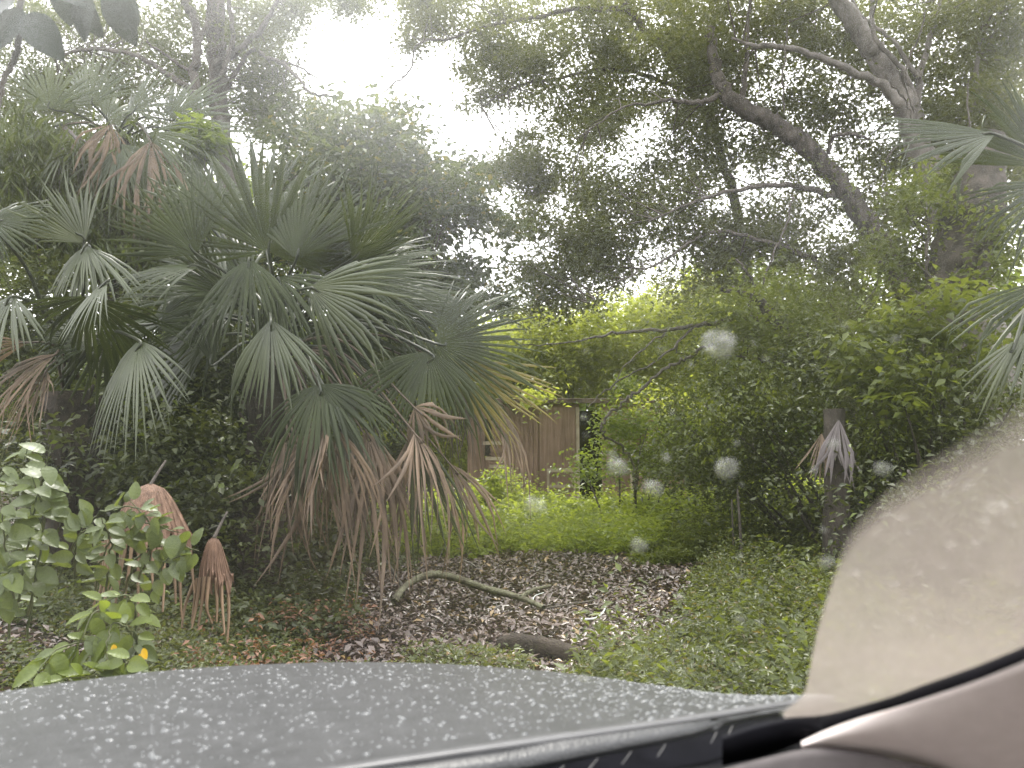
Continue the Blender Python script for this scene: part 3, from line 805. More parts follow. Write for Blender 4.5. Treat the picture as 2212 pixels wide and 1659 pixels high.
# dense bushes on the right bank
bush('vine_thicket', 'dense vine-covered thicket on the right bank below the arching limb', (3.9, 9.0, 0.3),
     [(1700, 900, 150, 110, 9.2, 1.6, 1.49), (1560, 960, 120, 90, 10, 1.6, 1.43), (1620, 1050, 120, 60, 9.4, 1.2, 1.24), (1850, 820, 150, 110, 8.8, 1.6, 1.49), (1950, 960, 150, 130, 8.2, 1.5, 1.36), (2100, 860, 130, 120, 8, 1.5, 1.36),
      (1760, 800, 90, 60, 9.4, 1.5, 1.24), (1880, 1060, 110, 70, 7.9, 1.2, 1.05), (1480, 1010, 80, 70, 10.6, 1.2, 1.12), (1780, 1060, 90, 60, 8.6, 1.2, 0.87), (2180, 1000, 110, 140, 7.2, 1.2, 1.36), (2080, 1130, 140, 110, 6.6, 1.2, 1.24)],
     M['dark_bush'], leaf=.068, per=52, clump_r=.30, stems=16)
bush('hanging_creeper', 'mid green creeper draped in loose curtains over the right bank thicket', (4.0, 8.6, 0.3),
     [(1590, 880, 90, 110, 8.9, 1.2, .7), (1700, 860, 90, 60, 8.6, 1.2, .7), (1930, 880, 100, 90, 7.8, 1.2, .6), (1600, 1020, 90, 35, 9.4, .8, .7), (2060, 800, 130, 90, 7.6, 1, .6), (1500, 900, 70, 70, 10, 1, .8), (1480, 1020, 55, 50, 10.6, .8, .7)],
     M['right_bush'], leaf=.065, per=40, clump_r=.30, stems=14, cat='creeper', droop=.9)
bush('bright_vine', 'yellow-green large-leaved vine spilling diagonally over the dark right thicket', (4.2, 7.7, 0.3),
     [(1840, 750, 70, 28, 7.9, .6, 0.77), (1930, 700, 75, 35, 7.7, .6, 0.88), (2010, 650, 70, 30, 7.6, .6, 0.72), (1900, 790, 80, 40, 7.7, .6, 0.50), (2030, 760, 90, 60, 7.5, .6, 0.44), (1960, 860, 110, 40, 7.4, .6, 0.33), (2100, 700, 90, 60, 7.4, .6, 0.44)],
     M['right_bush'], leaf=.11, per=22, clump_r=.17, stems=10, cat='vine')
# dark understorey behind and under the palms
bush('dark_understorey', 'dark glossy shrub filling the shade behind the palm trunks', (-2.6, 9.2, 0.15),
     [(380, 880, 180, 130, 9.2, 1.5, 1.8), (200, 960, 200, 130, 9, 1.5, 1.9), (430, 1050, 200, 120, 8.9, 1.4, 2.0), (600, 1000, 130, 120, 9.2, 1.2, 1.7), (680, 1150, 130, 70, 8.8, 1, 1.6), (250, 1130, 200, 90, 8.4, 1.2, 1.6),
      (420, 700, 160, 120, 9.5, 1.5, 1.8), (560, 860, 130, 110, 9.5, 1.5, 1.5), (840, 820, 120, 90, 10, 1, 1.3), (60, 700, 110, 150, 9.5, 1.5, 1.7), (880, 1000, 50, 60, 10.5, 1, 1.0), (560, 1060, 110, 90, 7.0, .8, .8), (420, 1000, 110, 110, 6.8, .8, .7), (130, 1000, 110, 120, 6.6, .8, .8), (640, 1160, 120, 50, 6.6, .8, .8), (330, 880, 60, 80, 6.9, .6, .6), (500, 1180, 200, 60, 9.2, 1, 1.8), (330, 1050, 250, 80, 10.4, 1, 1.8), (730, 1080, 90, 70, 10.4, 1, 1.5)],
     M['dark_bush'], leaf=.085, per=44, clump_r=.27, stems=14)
bush('strap_leaf_clump', 'upright clump of long strap leaves at the left edge below the far palm', (-5.2, 10.6, 0.2),
     [(60, 380, 120, 90, 10.5, 1.5, 1.5), (200, 400, 130, 90, 10.6, 1.5, 1.5), (330, 430, 90, 90, 10.8, 1.5, 1.3), (250, 520, 150, 90, 10.4, 1.5, 1.4), (80, 520, 120, 90, 10.4, 1.5, 1.4)],
     M['strap'], leaf=.22, per=26, clump_r=.30, stems=10, aspect=.13, up=.1, axis=np.array([0, 0, .6]), cat='plant')
bush('lit_sapling', 'small fresh green sapling top standing out above the big palm fronds', (*P(425, 700, 10.0)[:2], 0.1),
     [(420, 285, 35, 18, 10, .4, 1.6), (435, 310, 30, 25, 10, .4, 1.2)], M['lime'], leaf=.12, per=14, clump_r=.12, stems=4, cat='sapling')
bush('yellow_green_shrub', 'yellow-green leafy shrub glowing between the palm and the broad-leaved tree', (-1.9, 12.5, 0.0),
     [(700, 480, 130, 90, 12.6, 1.5, 1.6), (620, 560, 130, 120, 12.8, 1.5, 1.5), (850, 640, 150, 90, 12.8, 1.5, 1.5), (330, 560, 120, 130, 11.6, 1.5, 1.3), (900, 740, 140, 90, 13, 1.5, 1.4)],
     M['broad'], leaf=.10, per=36, clump_r=.28, stems=12)

# woodland beyond everything, one mass
def woodland():
    blobs = []
    for i in range(-34, 64):
        x = -150 + i * 88
        top = 470 if x < 900 else (700 if 1000 < x < 1420 else 640)
        out_ = x < -100 or x > 2300
        blobs.append((x, 880, 90, 190, 30 + (i % 3) * 1.5, 3, .7 if out_ else 2.0))
        if out_: blobs.append((x, 500, 90, 200, 30, 3, .5)); continue
        if not 940 < x < 1480:
            blobs.append((x, top + 40, 90, 120, 30 + (i % 3) * 1.5, 3, 1.1))
    c = clump_centres(blobs, True, .75)
    cnt = 34
    idx = np.repeat(np.arange(len(c)), cnt)
    C = c[idx] + rng.normal(size=(len(idx), 3)) * .55 * .75
    C = C[C[:, 2] > 0]
    V, F = leaf_cloud(C, 0.34 * rng.uniform(.6, 1.4, len(C)), .6, .4, .3)
    me = mesh_fast('distant_woodland', V, F)
    tag(link('distant_woodland', me, M['lime']), 'far green woodland mass behind the shed and the trees', 'woodland', kind='stuff')
woodland()

# unseen trees added behind and beside the car to cut the front light
def unseen_woodland():
    n = 420
    a = rng.uniform(.75, math.pi + .1, n)
    rad = rng.uniform(9.5, 13, n)
    c = np.stack([rad * np.cos(a) * 1.15, -1.0 - rad * np.sin(a), rng.uniform(.5, 8, n)], 1)
    idx = np.repeat(np.arange(n), 55)
    C = c[idx] + rng.normal(size=(len(idx), 3)) * .7
    C = C[C[:, 2] > 0]
    V, F = leaf_cloud(C, .34 * rng.uniform(.6, 1.4, len(C)), .6, .4, .3)
    me = mesh_fast('unseen_shading_woodland', V, F)
    tag(link('unseen_shading_woodland', me, M['oak']), 'unseen woodland added behind the car to dim the front light', 'woodland', kind='stuff')
unseen_woodland()

# ------------------------------------------------------------------ ground cover (nobody could count it)
def scatter(name, label, cat, n, region, hmin, hmax, leaf, mat, aspect=.5, up=.5, stems_axis=None, layers=8):
    """region(n) -> x, y, height scale; each sprig carries a few leaves up its stem"""
    x, y, hs = region(n)
    n = len(x)
    H = (hmin + (hmax - hmin) * rng.uniform(0, 1, n) ** 1.6) * hs
    k = layers
    t = rng.uniform(.15, 1, (n, k))
    lean = rng.normal(0, .18, (n, 2))
    z = H[:, None] * t
    X = x[:, None] + lean[:, :1] * z + rng.normal(0, .035, (n, k)) + 0 * z
    Y = y[:, None] + lean[:, 1:] * z + rng.normal(0, .035, (n, k))
    Z = height(X, Y) + z
    C = np.stack([X.ravel(), Y.ravel(), Z.ravel()], 1)
    V, F = leaf_cloud(C, leaf * rng.uniform(.55, 1.4, len(C)), aspect, up, .05, axis=stems_axis)
    me = mesh_fast(name, V, F)
    return tag(link(name, me, mat), label, cat, kind='stuff')

def noise2(x, y):
    return (np.sin(x * 2.1 + 1.3 * np.sin(y * 1.7)) + np.sin(y * 2.9 + 1.1 * np.sin(x * 3.1 + .7)) + np.sin((x + y) * 5.3)) / 3

def reg_bright(n):
    y = rng.uniform(9.8, 18.5, n)
    x = rng.uniform(-.22, .42, n) * y
    far = (y - 9.8) / 8
    hs = .72 + .10 * np.clip(far * 2.2, 0, 1) + .35 * noise2(x * 1.6, y)
    left_edge = -.20 * y
    keep = (x > left_edge) & ~((y > 15.6) & (x > 1.0) & (x < 2.6)) & (y < 16.4)
    return x[keep], y[keep], hs[keep]
scatter('bright_weeds', 'knee-high bright green weeds covering the clearing in front of the shed', 'weeds', 17000, reg_bright, .14, .76, .078, M['weed'])
def reg_mound(n):
    y = rng.uniform(12.8, 15.6, n); x = y * rng.uniform(.02, .20, n)
    return x, y, 1.0 + .3 * noise2(x * 2, y)
scatter('tall_weeds', 'tall leafy weeds heaped up before the shed wall and wooden frame', 'weeds', 3000, reg_mound, .18, .44, .09, M['weed'], layers=12)
def reg_right(n):
    y = rng.uniform(3.2, 11, n)
    lo = np.interp(y, [3.2, 4.4, 5, 6, 8, 10, 11], [.02, .06, .15, .20, .22, .24, .26]); hi = .62
    x = y * (lo + (hi - lo) * rng.uniform(0, 1, n))
    e = np.clip((x / y - lo) / .05, .15, 1)
    return x, y, e * np.clip(.75 + .9 * noise2(x * 1.9, y * 1.7), .12, 2)
scatter('bank_weeds', 'dull green vines and weeds over the right bank beside the leaf litter', 'weeds', 24000, reg_right, .08, .46, .036, M['dull_weed'], aspect=.42)
def reg_fuzz(n):
    y = rng.uniform(9.0, 12.5, n); x = y * rng.uniform(.15, .42, n)
    return x, y, np.clip((x / y - .15) / .08, .25, 1) * np.clip(.8 + .7 * noise2(x * 1.8, y * 1.4), .2, 1.6)
scatter('fuzzy_weeds', 'taller uneven dull green weeds where the clearing meets the right thicket', 'weeds', 5200, reg_fuzz, .25, .62, .058, M['right_bush'], layers=9)
def reg_vine(n):
    x, y, h = reg_right(n)
    k = noise2(x * 2.7 + 3, y * 2.2 + 1) > .05
    return x[k], y[k], h[k] + .1
scatter('bank_vines', 'larger-leaved dull green vine patches among the fine weeds of the right bank', 'vines', 4200, reg_vine, .12, .50, .065, M['right_bush'], layers=7)
def reg_near(n):
    y = rng.uniform(3.4, 6.4, n); x = y * rng.uniform(-.62, .12, n)
    d = noise2(x * 1.3, y * 1.6)
    keep = (d > -.35) & ~((x > -.24 * y) & (y > 5.15 - .8 * (x > .02 * y)))
    return x[keep], y[keep], (.5 + .5 * np.clip(d[keep] + .4, 0, 1))
scatter('low_creeper', 'low dull green creeper between the car and the fallen branch', 'ground cover', 16000, reg_near, .03, .20, .036, M['dull_weed'], layers=7)
def reg_left(n):
    y = rng.uniform(5.5, 10, n); x = y * rng.uniform(-.66, -.12, n)
    k = ~((x > -.19 * y) & (y < 8.5))
    return x[k], y[k], .8 + .5 * noise2(x[k], y[k])
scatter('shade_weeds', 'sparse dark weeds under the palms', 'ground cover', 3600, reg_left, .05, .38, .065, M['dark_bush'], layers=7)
def reg_dry(n):
    y = rng.uniform(3.9, 5.9, n); x = y * rng.uniform(-.42, -.14, n)
    k = noise2(x * 2.3 + 1, y * 2) > .15
    return x[k], y[k], 1.0 + 0 * x[k]
scatter('withered_weeds', 'withered rust brown weeds just beyond the grey bonnet', 'weeds', 330, reg_dry, .06, .34, .042, M['dry'], layers=10, aspect=.4)

def litter():
    n = 66000
    y = 3.0 + 9 * rng.uniform(0, 1, n) ** .9
    x = y * rng.uniform(-.66, .34, n)
    inside = (x > -.20 * y)
    keep = inside | (rng.uniform(0, 1, n) < .30)
    x, y = x[keep], y[keep]
    C = np.stack([x, y, height(x, y) + rng.uniform(.004, .05, len(x))], 1)
    V, F = leaf_cloud(C, .060 * rng.uniform(.6, 1.5, len(C)), .5, 1.4, -.02, fold=.16)
    me = mesh_fast('leaf_litter', V, F)
    tag(link('leaf_litter', me, M['litter']), 'wet brown fallen leaves carpeting the bare middle of the clearing', 'leaf litter', kind='stuff')
litter()

# ------------------------------------------------------------------ palms
GROW = 1.17
def fan_blade(hub, mid, normal, spread, nseg, droop=.25, fold=.45, fuse=.44, seed=0, dead=False, curl=0.0):
    """one costapalmate fan: pleated segments fused near the hub"""
    r_ = np.random.default_rng(seed)
    hub = np.asarray(hub, float); d = np.asarray(mid, float) - hub
    R = np.linalg.norm(d); d = d / R; R *= GROW
    nrm = norm(np.asarray(normal, float)) + r_.normal(size=3) * (.38 if not dead else .7); nrm = norm(nrm - d * np.dot(nrm, d))
    spread = spread * r_.uniform(.82, 1.05)
    side = np.cross(nrm, d)
    nseg = max(8, int(nseg * .88)); fuse = fuse * r_.uniform(.80, 1.05)
    ts = np.array([.03, .22, fuse, .62, .76, .90, 1.0])
    Vs, Fs, off = [], [], 0
    da = math.radians(spread) / nseg
    for k in range(nseg):
        a = (k + .5 - nseg / 2) * da + r_.normal(0, da * (.18 if not dead else .6))
        L = R * (.74 + .26 * math.cos(a)) * (r_.uniform(.84, 1.07) if not dead else r_.uniform(.68, 1.12))
        dr = .62 * droop * (r_.uniform(.5, 1.4) if not dead else r_.uniform(.6, 2.2))
        bend = r_.normal(0, .08 if not dead else .45)
        w0 = 2 * L * fuse * math.tan(da / 2) * 1.06
        brk = r_.random() < (.13 if not dead else .35)        # tip hangs down, broken
        tw = r_.normal(0, .10 if not dead else .5)
        rows = []
        for t in ts:
            ang = a + bend * max(0, t - fuse) ** 1.2
            u = math.cos(ang) * d + math.sin(ang) * side
            lat = -math.sin(ang) * d + math.cos(ang) * side
            p = hub + u * L * t
            p = p - nrm * fold * R * (abs(math.sin(a)) * .6 + .25) * t * t * .6
            p[2] -= dr * L * t ** 2.6
            if brk and t > .7:
                p[2] -= (t - .7) * L * 1.1; p -= u * (t - .7) * L * .55
            if t <= fuse:
                w = 2 * L * t * math.tan(da / 2) * 1.03
            else:
                q = (t - fuse) / (1 - fuse)
                w = w0 * (1 - q ** 2.2) * 1.0 + .0015
            if dead and t > fuse: w *= 1.15
            lt = norm(lat + nrm * tw * max(0, t - fuse))
            ridge = nrm * w * (.30 if k % 2 else .30)
            rows.append([p - lt * w / 2, p + ridge, p + lt * w / 2])
        V = np.array(rows).reshape(-1, 3)
        m = len(ts)
        F = []
        for i in range(m - 1):
            for j in (0, 1):
                F.append((off + i * 3 + j, off + i * 3 + j + 1, off + (i + 1) * 3 + j + 1, off + (i + 1) * 3 + j))
        Vs.append(V); Fs += F; off += len(V)
    return np.vstack(Vs), np.array(Fs, np.int32)

FACE = (0, -1, .25)
UP = (0, -.25, 1)
def add_frond(palm, crown, hub, mid, normal=FACE, spread=190, nseg=34, mat='frond', pet='petiole', seed=0, sag=.15, pr=.013, label=None, **kw):
    """frond = petiole (mesh) with its blade as sub-part"""
    hub = np.asarray(hub, float); crown = np.asarray(crown, float)
    midp = (crown + hub) / 2 + np.array([0, 0, sag * np.linalg.norm(hub - crown)])
    path = spline([crown, midp, hub, hub + norm(np.asarray(mid) - hub) * .10], 5)
    V, F = tube(path, np.linspace(pr * 1.5, pr * .6, len(path)), 5)
    fr = part('frond', V, F, M[pet], palm)
    bv, bf = fan_blade(hub, mid, normal, spread, nseg, seed=seed, **kw)
    part('blade', bv, bf, M[mat], fr, sm=False)
    if label: fr['label'] = label
    return fr

def palm_trunk(palm, base, top, r=.16, seed=0):
    n = 16
    path = spline([base, (np.asarray(base) + top) / 2 + rng.normal(size=3) * .03, top], n // 2)
    V, F = tube(path, np.linspace(r * 1.1, r, len(path)), 14, .10, seed)
    tr = part('trunk', V, F, M['palm_trunk'], palm)
    # old leaf bases (boots) crosshatching the trunk
    T = []
    for i in range(70):
        t = rng.uniform(.05, 1); k = min(int(t * (len(path) - 1)), len(path) - 2)
        c = path[k]; a = i * 2.4
        out = np.array([math.cos(a), math.sin(a), 0])
        T.append(tube([c + out * r * .8, c + out * (r * 1.25) + [0, 0, .08], c + out * (r * 1.6) + [0, 0, .18]], [.04, .032, .014], 5))
    V, F = join(T)
    b = part('boots', V, F, M['palm_trunk'], palm)
    return tr

def main_palm():
    cr = P(590, 760, 7.4)
    base = np.array([cr[0] - .05, cr[1] + .1, 0.05])
    palm = thing('fan_palm', 'large dark fan palm filling the left middle, with a skirt of hanging brown fronds', 'palm', base)
    palm_trunk(palm, base, cr - [0, 0, .1], .17, 1)
    F = lambda *a, **k: add_frond(palm, cr + rng.normal(size=3) * .05, *a, **k)
    # upright and spreading live fans: hub, tip of the middle segment
    F(P(580, 545, 7.0), P(600, 318, 6.8), FACE, 205, 40, seed=1, droop=.06, fold=.15)
    F(P(425, 548, 6.9), P(300, 385, 6.7), FACE, 150, 32, seed=2, droop=.12)
    F(P(440, 470, 7.2), P(395, 345, 7.3), FACE, 150, 28, seed=3, droop=.08)
    F(P(430, 575, 6.6), P(250, 590, 6.3), (.2, -.6, .6), 120, 26, seed=4, droop=.12)
    F(P(640, 560, 6.8), P(690, 345, 6.9), FACE, 130, 28, seed=5, droop=.06)
    F(P(760, 560, 7.0), P(905, 420, 7.0), FACE, 140, 32, seed=6, droop=.10)
    F(P(770, 600, 6.8), P(985, 560, 6.7), (0, -.8, .6), 130, 34, seed=7, droop=.15)
    F(P(800, 650, 7.1), P(985, 640, 7.2), UP, 120, 26, seed=8, droop=.2)
    F(P(668, 622, 6.2), P(835, 690, 5.95), (-.2, -.65, .9), 115, 26, seed=9, droop=.22, mat='frond_pale', fold=.5, label='pale wet shining frond pointing right')
    F(P(600, 600, 6.5), P(640, 700, 6.2), (0, -.7, .7), 150, 24, seed=10, droop=.5)
    F(P(540, 560, 6.4), P(520, 690, 6.1), (0, -.8, .6), 130, 20, seed=11, droop=.5)
    F(P(512, 640, 6.7), P(380, 700, 6.4), (0, -.5, .8), 110, 22, seed=12, droop=.3)
    F(P(940, 742, 6.6), P(1165, 725, 6.5), FACE, 185, 42, seed=13, droop=.16)
    F(P(925, 760, 6.3), P(905, 925, 6.1), (0, -.9, .3), 150, 30, seed=14, droop=.25)
    F(P(960, 780, 6.7), P(1150, 880, 6.6), (.1, -.9, .4), 70, 20, seed=15, mat='frond_yellow', droop=.15, label='yellowing frond tipped towards the shed')
    F(P(690, 830, 5.9), P(690, 1000, 5.6), (0, -.9, .5), 190, 38, seed=16, droop=.45, fold=.4)
    F(P(700, 835, 6.0), P(860, 900, 5.8), (0, -.6, .8), 110, 22, seed=17, droop=.4)
    F(P(585, 690, 6.0), P(590, 850, 5.85), (0, -.9, .4), 120, 24, seed=18, droop=.2, mat='frond_pale', label='small pale frond with an orange hub hanging straight down')
    F(P(460, 790, 6.6), P(440, 640, 6.7), FACE, 70, 12, seed=19, droop=.02, fold=.1)
    F(P(650, 700, 7.4), P(810, 790, 7.5), FACE, 150, 26, seed=20, droop=.3)
    F(P(560, 500, 7.9), P(500, 300, 8.1), FACE, 150, 28, seed=33, droop=.06)
    F(P(860, 640, 7.6), P(1050, 700, 7.7), FACE, 150, 28, seed=34, droop=.2)
    rj = np.random.default_rng(77)
    for q in range(14):                       # inner fronds, tangled
        a_ = rj.uniform(-.3, math.pi + .3); rad = rj.uniform(120, 230)
        hx, hy = 600 + rad * .7 * math.cos(a_), 700 - rad * .6 * math.sin(a_)
        F(P(hx, hy, 7.3 + rj.uniform(-.3, .8)), P(600 + (rad + 150) * math.cos(a_), 700 - (rad + 150) * math.sin(a_) * .9, 7.4 + rj.uniform(-.5, .8)), (rj.normal() * .5, -.8, .6), 120, 24, seed=300 + q, droop=.22)
    # dead skirt
    D = dict(mat='frond_dead', pet='petiole_old', dead=True, pr=.009)
    lab = 'dead brown frond hanging down'
    F(P(700, 900, 5.9), P(640, 1060, 5.7), (0, -.9, .3), 130, 26, seed=21, droop=.45, label=lab, **D)
    F(P(730, 930, 5.8), P(750, 1110, 5.6), (0, -.9, .3), 95, 24, seed=22, droop=.35, label=lab, **D)
    F(P(790, 930, 6.0), P(850, 1080, 5.8), (0, -.7, .6), 100, 18, seed=23, droop=.7, label=lab, **D)
    F(P(895, 935, 5.9), P(975, 1060, 5.7), (0, -.7, .6), 110, 22, seed=24, droop=.6, mat='frond_dead', pet='petiole_old', pr=.009, dead=True, label=lab)
    F(P(900, 945, 6.1), P(965, 1130, 5.9), (0, -.9, .3), 60, 16, seed=25, droop=.3)
    F(P(895, 880, 6.0), P(960, 940, 5.9), (0, -.9, .3), 140, 16, seed=26, droop=.5, label=lab, **D)
    F(P(1070, 865, 6.9), P(1150, 985, 6.8), (.1, -.9, .4), 90, 18, seed=27, droop=.4, label='brown frond hanging in front of the shed wall', **D)
    F(P(1000, 840, 7.6), P(990, 960, 7.6), (0, -1, .2), 110, 26, seed=28, droop=.25, mat='frond_grey', pet='petiole_old', pr=.009, dead=True, label='grey weathered frond hanging left of the shed')
    for q in range(4):
        hx = rj.uniform(600, 960); F(P(hx, rj.uniform(880, 960), rj.uniform(5.8, 6.7)), P(hx + rj.uniform(-60, 70), rj.uniform(1050, 1110), rj.uniform(5.8, 6.5)), (rj.normal() * .3, -.9, .3), rj.uniform(50, 100), 14, seed=340 + q, droop=.4, label=lab, **D)
    F(P(640, 980, 6.4), P(600, 1120, 6.3), (0, -.9, .3), 90, 18, seed=29, droop=.4, label=lab, **D)
    F(P(760, 1000, 6.3), P(770, 1110, 6.2), (0, -.9, .3), 80, 18, seed=30, droop=.35, label=lab, **D)
    F(P(970, 1000, 6.4), P(1040, 1120, 6.3), (0, -.9, .3), 70, 16, seed=31, droop=.35, label=lab, **D)
    F(P(680, 950, 6.1), P(690, 1085, 5.9), (0, -.9, .3), 100, 22, seed=35, droop=.35, label=lab, **D)
    F(P(620, 930, 6.2), P(600, 1070, 6.0), (0, -.8, .5), 110, 20, seed=36, droop=.5, label=lab, **D)
    F(P(820, 940, 6.1), P(800, 1070, 6.0), (0, -.9, .3), 80, 18, seed=37, droop=.35, label=lab, **D)
    F(P(880, 950, 6.2), P(880, 1090, 6.1), (0, -.9, .4), 90, 18, seed=38, droop=.4, label=lab, **D)
main_palm()

def left_palm():
    cr = P(150, 820, 7.0)
    base = np.array([cr[0], cr[1] + .1, 0.1])
    palm = thing('fan_palm', 'fan palm at the left edge with pale wet fronds over a black hollow', 'palm', base)
    palm_trunk(palm, base, cr - [0, 0, .1], .16, 2)
    F = lambda *a, **k: add_frond(palm, cr + rng.normal(size=3) * .05, *a, **k)
    F(P(183, 525, 6.2), P(80, 405, 6.0), (.1, -.8, .6), 120, 26, seed=51, droop=.10, mat='frond_pale', label='pale wet frond spread up and to the left')
    F(P(188, 530, 6.2), P(130, 610, 6.0), (0, -.7, .7), 150, 26, seed=52, droop=.35, mat='frond_pale')
    F(P(190, 535, 6.3), P(250, 620, 6.1), (0, -.7, .7), 80, 14, seed=53, droop=.4, mat='frond_pale')
    F(P(-20, 480, 6.0), P(120, 460, 6.0), FACE, 200, 32, seed=54, droop=.1)
    F(P(190, 640, 5.9), P(215, 800, 6.3), (0, -.5, .9), 190, 34, seed=55, droop=.25, fold=.5)
    F(P(235, 605, 5.8), P(140, 690, 5.6), (0, -.6, .8), 100, 20, seed=56, droop=.3, mat='frond_pale')
    F(P(230, 740, 6.4), P(70, 690, 6.2), (0, -.8, .5), 130, 28, seed=57, droop=.2)
    F(P(240, 700, 6.7), P(150, 850, 6.7), FACE, 220, 34, seed=58, droop=.15)
    F(P(300, 735, 5.8), P(240, 915, 5.5), (0, -.8, .55), 140, 30, seed=59, droop=.35, mat='frond_pale', fold=.45, label='broad grey-green frond hanging down')
    F(P(330, 700, 6.6), P(420, 640, 6.6), FACE, 120, 20, seed=60, droop=.15)
    F(P(30, 640, 5.9), P(-60, 740, 5.7), (0, -.6, .8), 140, 24, seed=61, droop=.3, mat='frond_pale')
    D = dict(mat='frond_dead', pet='petiole_old', dead=True, pr=.009)
    F(P(120, 765, 6.0), P(-30, 830, 5.8), (0, -.6, .7), 80, 22, seed=62, droop=.35, label='brown dead frond sweeping down to the left edge', **D)
    F(P(100, 800, 6.0), P(60, 905, 5.8), (0, -.9, .3), 110, 24, seed=63, droop=.3, label='brown dead frond hanging beside the large leaves', **D)
    F(P(60, 740, 6.2), P(-80, 760, 6.1), (0, -.4, .8), 60, 16, seed=64, droop=.2, **D)
left_palm()

def back_palm():
    cr = P(255, 300, 10.5)
    base = np.array([cr[0], cr[1] + .2, 0.2])
    palm = thing('cabbage_palm', 'tall pale cabbage palm head high at the upper left behind the fan palms', 'palm', base)
    palm_trunk(palm, base, cr, .17, 3)
    def F(hub, mid, *a, **k):
        mid = hub + (mid - hub) * 1.45
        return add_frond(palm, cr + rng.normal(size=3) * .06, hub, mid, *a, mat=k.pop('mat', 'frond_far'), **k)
    F(P(110, 235, 10.2), P(95, 150, 10.1), FACE, 190, 34, seed=71, droop=.15)
    F(P(200, 225, 10.3), P(200, 140, 10.3), FACE, 190, 32, seed=72, droop=.15)
    F(P(290, 240, 10.2), P(320, 170, 10.2), FACE, 190, 32, seed=73, droop=.2)
    F(P(370, 260, 10.3), P(440, 190, 10.3), FACE, 170, 30, seed=74, droop=.2)
    F(P(400, 300, 10.1), P(470, 340, 10.0), FACE, 170, 28, seed=75, droop=.35)
    F(P(170, 300, 10.0), P(100, 350, 9.8), FACE, 170, 28, seed=76, droop=.35)
    F(P(260, 310, 9.8), P(270, 390, 9.7), FACE, 170, 28, seed=77, droop=.4)
    F(P(320, 290, 9.7), P(360, 350, 9.6), FACE, 150, 26, seed=78, droop=.4)
    F(P(90, 280, 10.2), P(30, 300, 10.2), FACE, 150, 26, seed=79, droop=.3)
    F(P(230, 260, 10.6), P(230, 190, 10.8), FACE, 220, 30, seed=82, droop=.2)
    D = dict(pet='petiole_old', dead=True, pr=.009)
    F(P(325, 305, 9.6), P(335, 385, 9.5), FACE, 110, 20, seed=80, droop=.3, mat='frond_dead', label='orange-brown dead frond among the green ones', **D)
    F(P(240, 270, 9.7), P(225, 330, 9.6), FACE, 110, 18, seed=81, droop=.3, mat='frond_dead', **D)
    F(P(140, 270, 9.9), P(135, 330, 9.8), FACE, 110, 18, seed=83, droop=.3, mat='frond_grey', **D)
back_palm()

def right_palm():
    cr = P(2330, 470, 5.6)
    base = np.array([cr[0] + .1, cr[1] + .1, 0.3])
    palm = thing('fan_palm', 'fan palm mostly outside the right edge, its fronds reaching in above the misted glass', 'palm', base)
    palm_trunk(palm, base, cr, .16, 4)
    F = lambda *a, **k: add_frond(palm, cr + rng.normal(size=3) * .04, *a, **k)
    F(P(2150, 290, 5.4), P(1935, 290, 5.3), (0, -.75, 1), 100, 20, seed=91, droop=.05, fold=.3)
    F(P(2270, 400, 5.3), P(2140, 480, 5.2), FACE, 100, 18, seed=92, droop=.3)
    F(P(2290, 600, 5.2), P(2080, 700, 5.2), (0, -.5, 1), 60, 12, seed=93, droop=.15, mat='frond')
    F(P(2195, 735, 5.0), P(2130, 850, 4.9), FACE, 70, 10, seed=94, droop=.2, mat='frond_pale', label='small pale frond tip drooping at the right edge')
    F(P(2235, 700, 5.0), P(2200, 830, 4.9), FACE, 70, 10, seed=95, droop=.2, mat='frond_pale')
    F(P(2260, 360, 5.6), P(2120, 200, 5.6), FACE, 100, 18, seed=96, droop=.1)
right_palm()

# dead palm skirt on the old trunk, right
def skirt():
    c = P(1812, 905, 7.4)
    base = np.array([c[0], c[1] + .15, 0.25])
    st = thing('palm_stump', 'broken palm trunk with a pale mauve-grey dead frond folded down over it', 'stump', base)
    V, F = tube(spline([base - [0, 0, .1], base + [.02, 0, .5], np.array([c[0] + .02, base[1], c[2] + .1])], 6), np.linspace(.14, .10, 13), 12, .08)
    part('trunk', V, F, M['bark_dark'], st)
    bv, bf = fan_blade(c, P(1810, 1010, 7.2), (0, -1, .1), 62, 16, droop=.1, fold=.5, seed=5, dead=True, fuse=.75)
    part('frond', bv, bf, M['frond_grey'], st, sm=False)
    bv, bf = fan_blade(P(1775, 935, 7.5), P(1768, 1010, 7.4), (0, -1, .1), 60, 10, droop=.1, fold=.5, seed=6, dead=True)
    part('frond', bv, bf, M['frond_dead'], st, sm=False)
skirt()
tree('old_trunk', 'reddish-brown fibrous trunk hung with roots in the dark at the right', 'tree', (5.1, 9.2, 0.3),
     [[(2060, 900, 9.2, .26), (2040, 760, 9.2, .25), (2055, 640, 9.2, .27), (2085, 520, 9.3, .30), (2110, 420, 9.4, .27), (2130, 300, 9.5, .2)],
      [(2010, 480, 9.0, .02), (2000, 560, 8.9, .018), (2015, 640, 8.9, .015), (2025, 720, 8.9, .012)],
      [(2130, 470, 9.0, .02), (2120, 560, 8.9, .018), (2090, 640, 8.9, .015), (2080, 720, 8.9, .012)]],
     [(2030, 430, 110, 70, 9.3, 1.2, 1.2), (2160, 560, 80, 120, 9.2, 1.5, 1.3), (1960, 560, 60, 80, 9.6, 1, 1.1)], M['right_bush'], M['bark_dark'], leaf=.08, per=34, clump_r=.22, gaps=False, rough=.16)

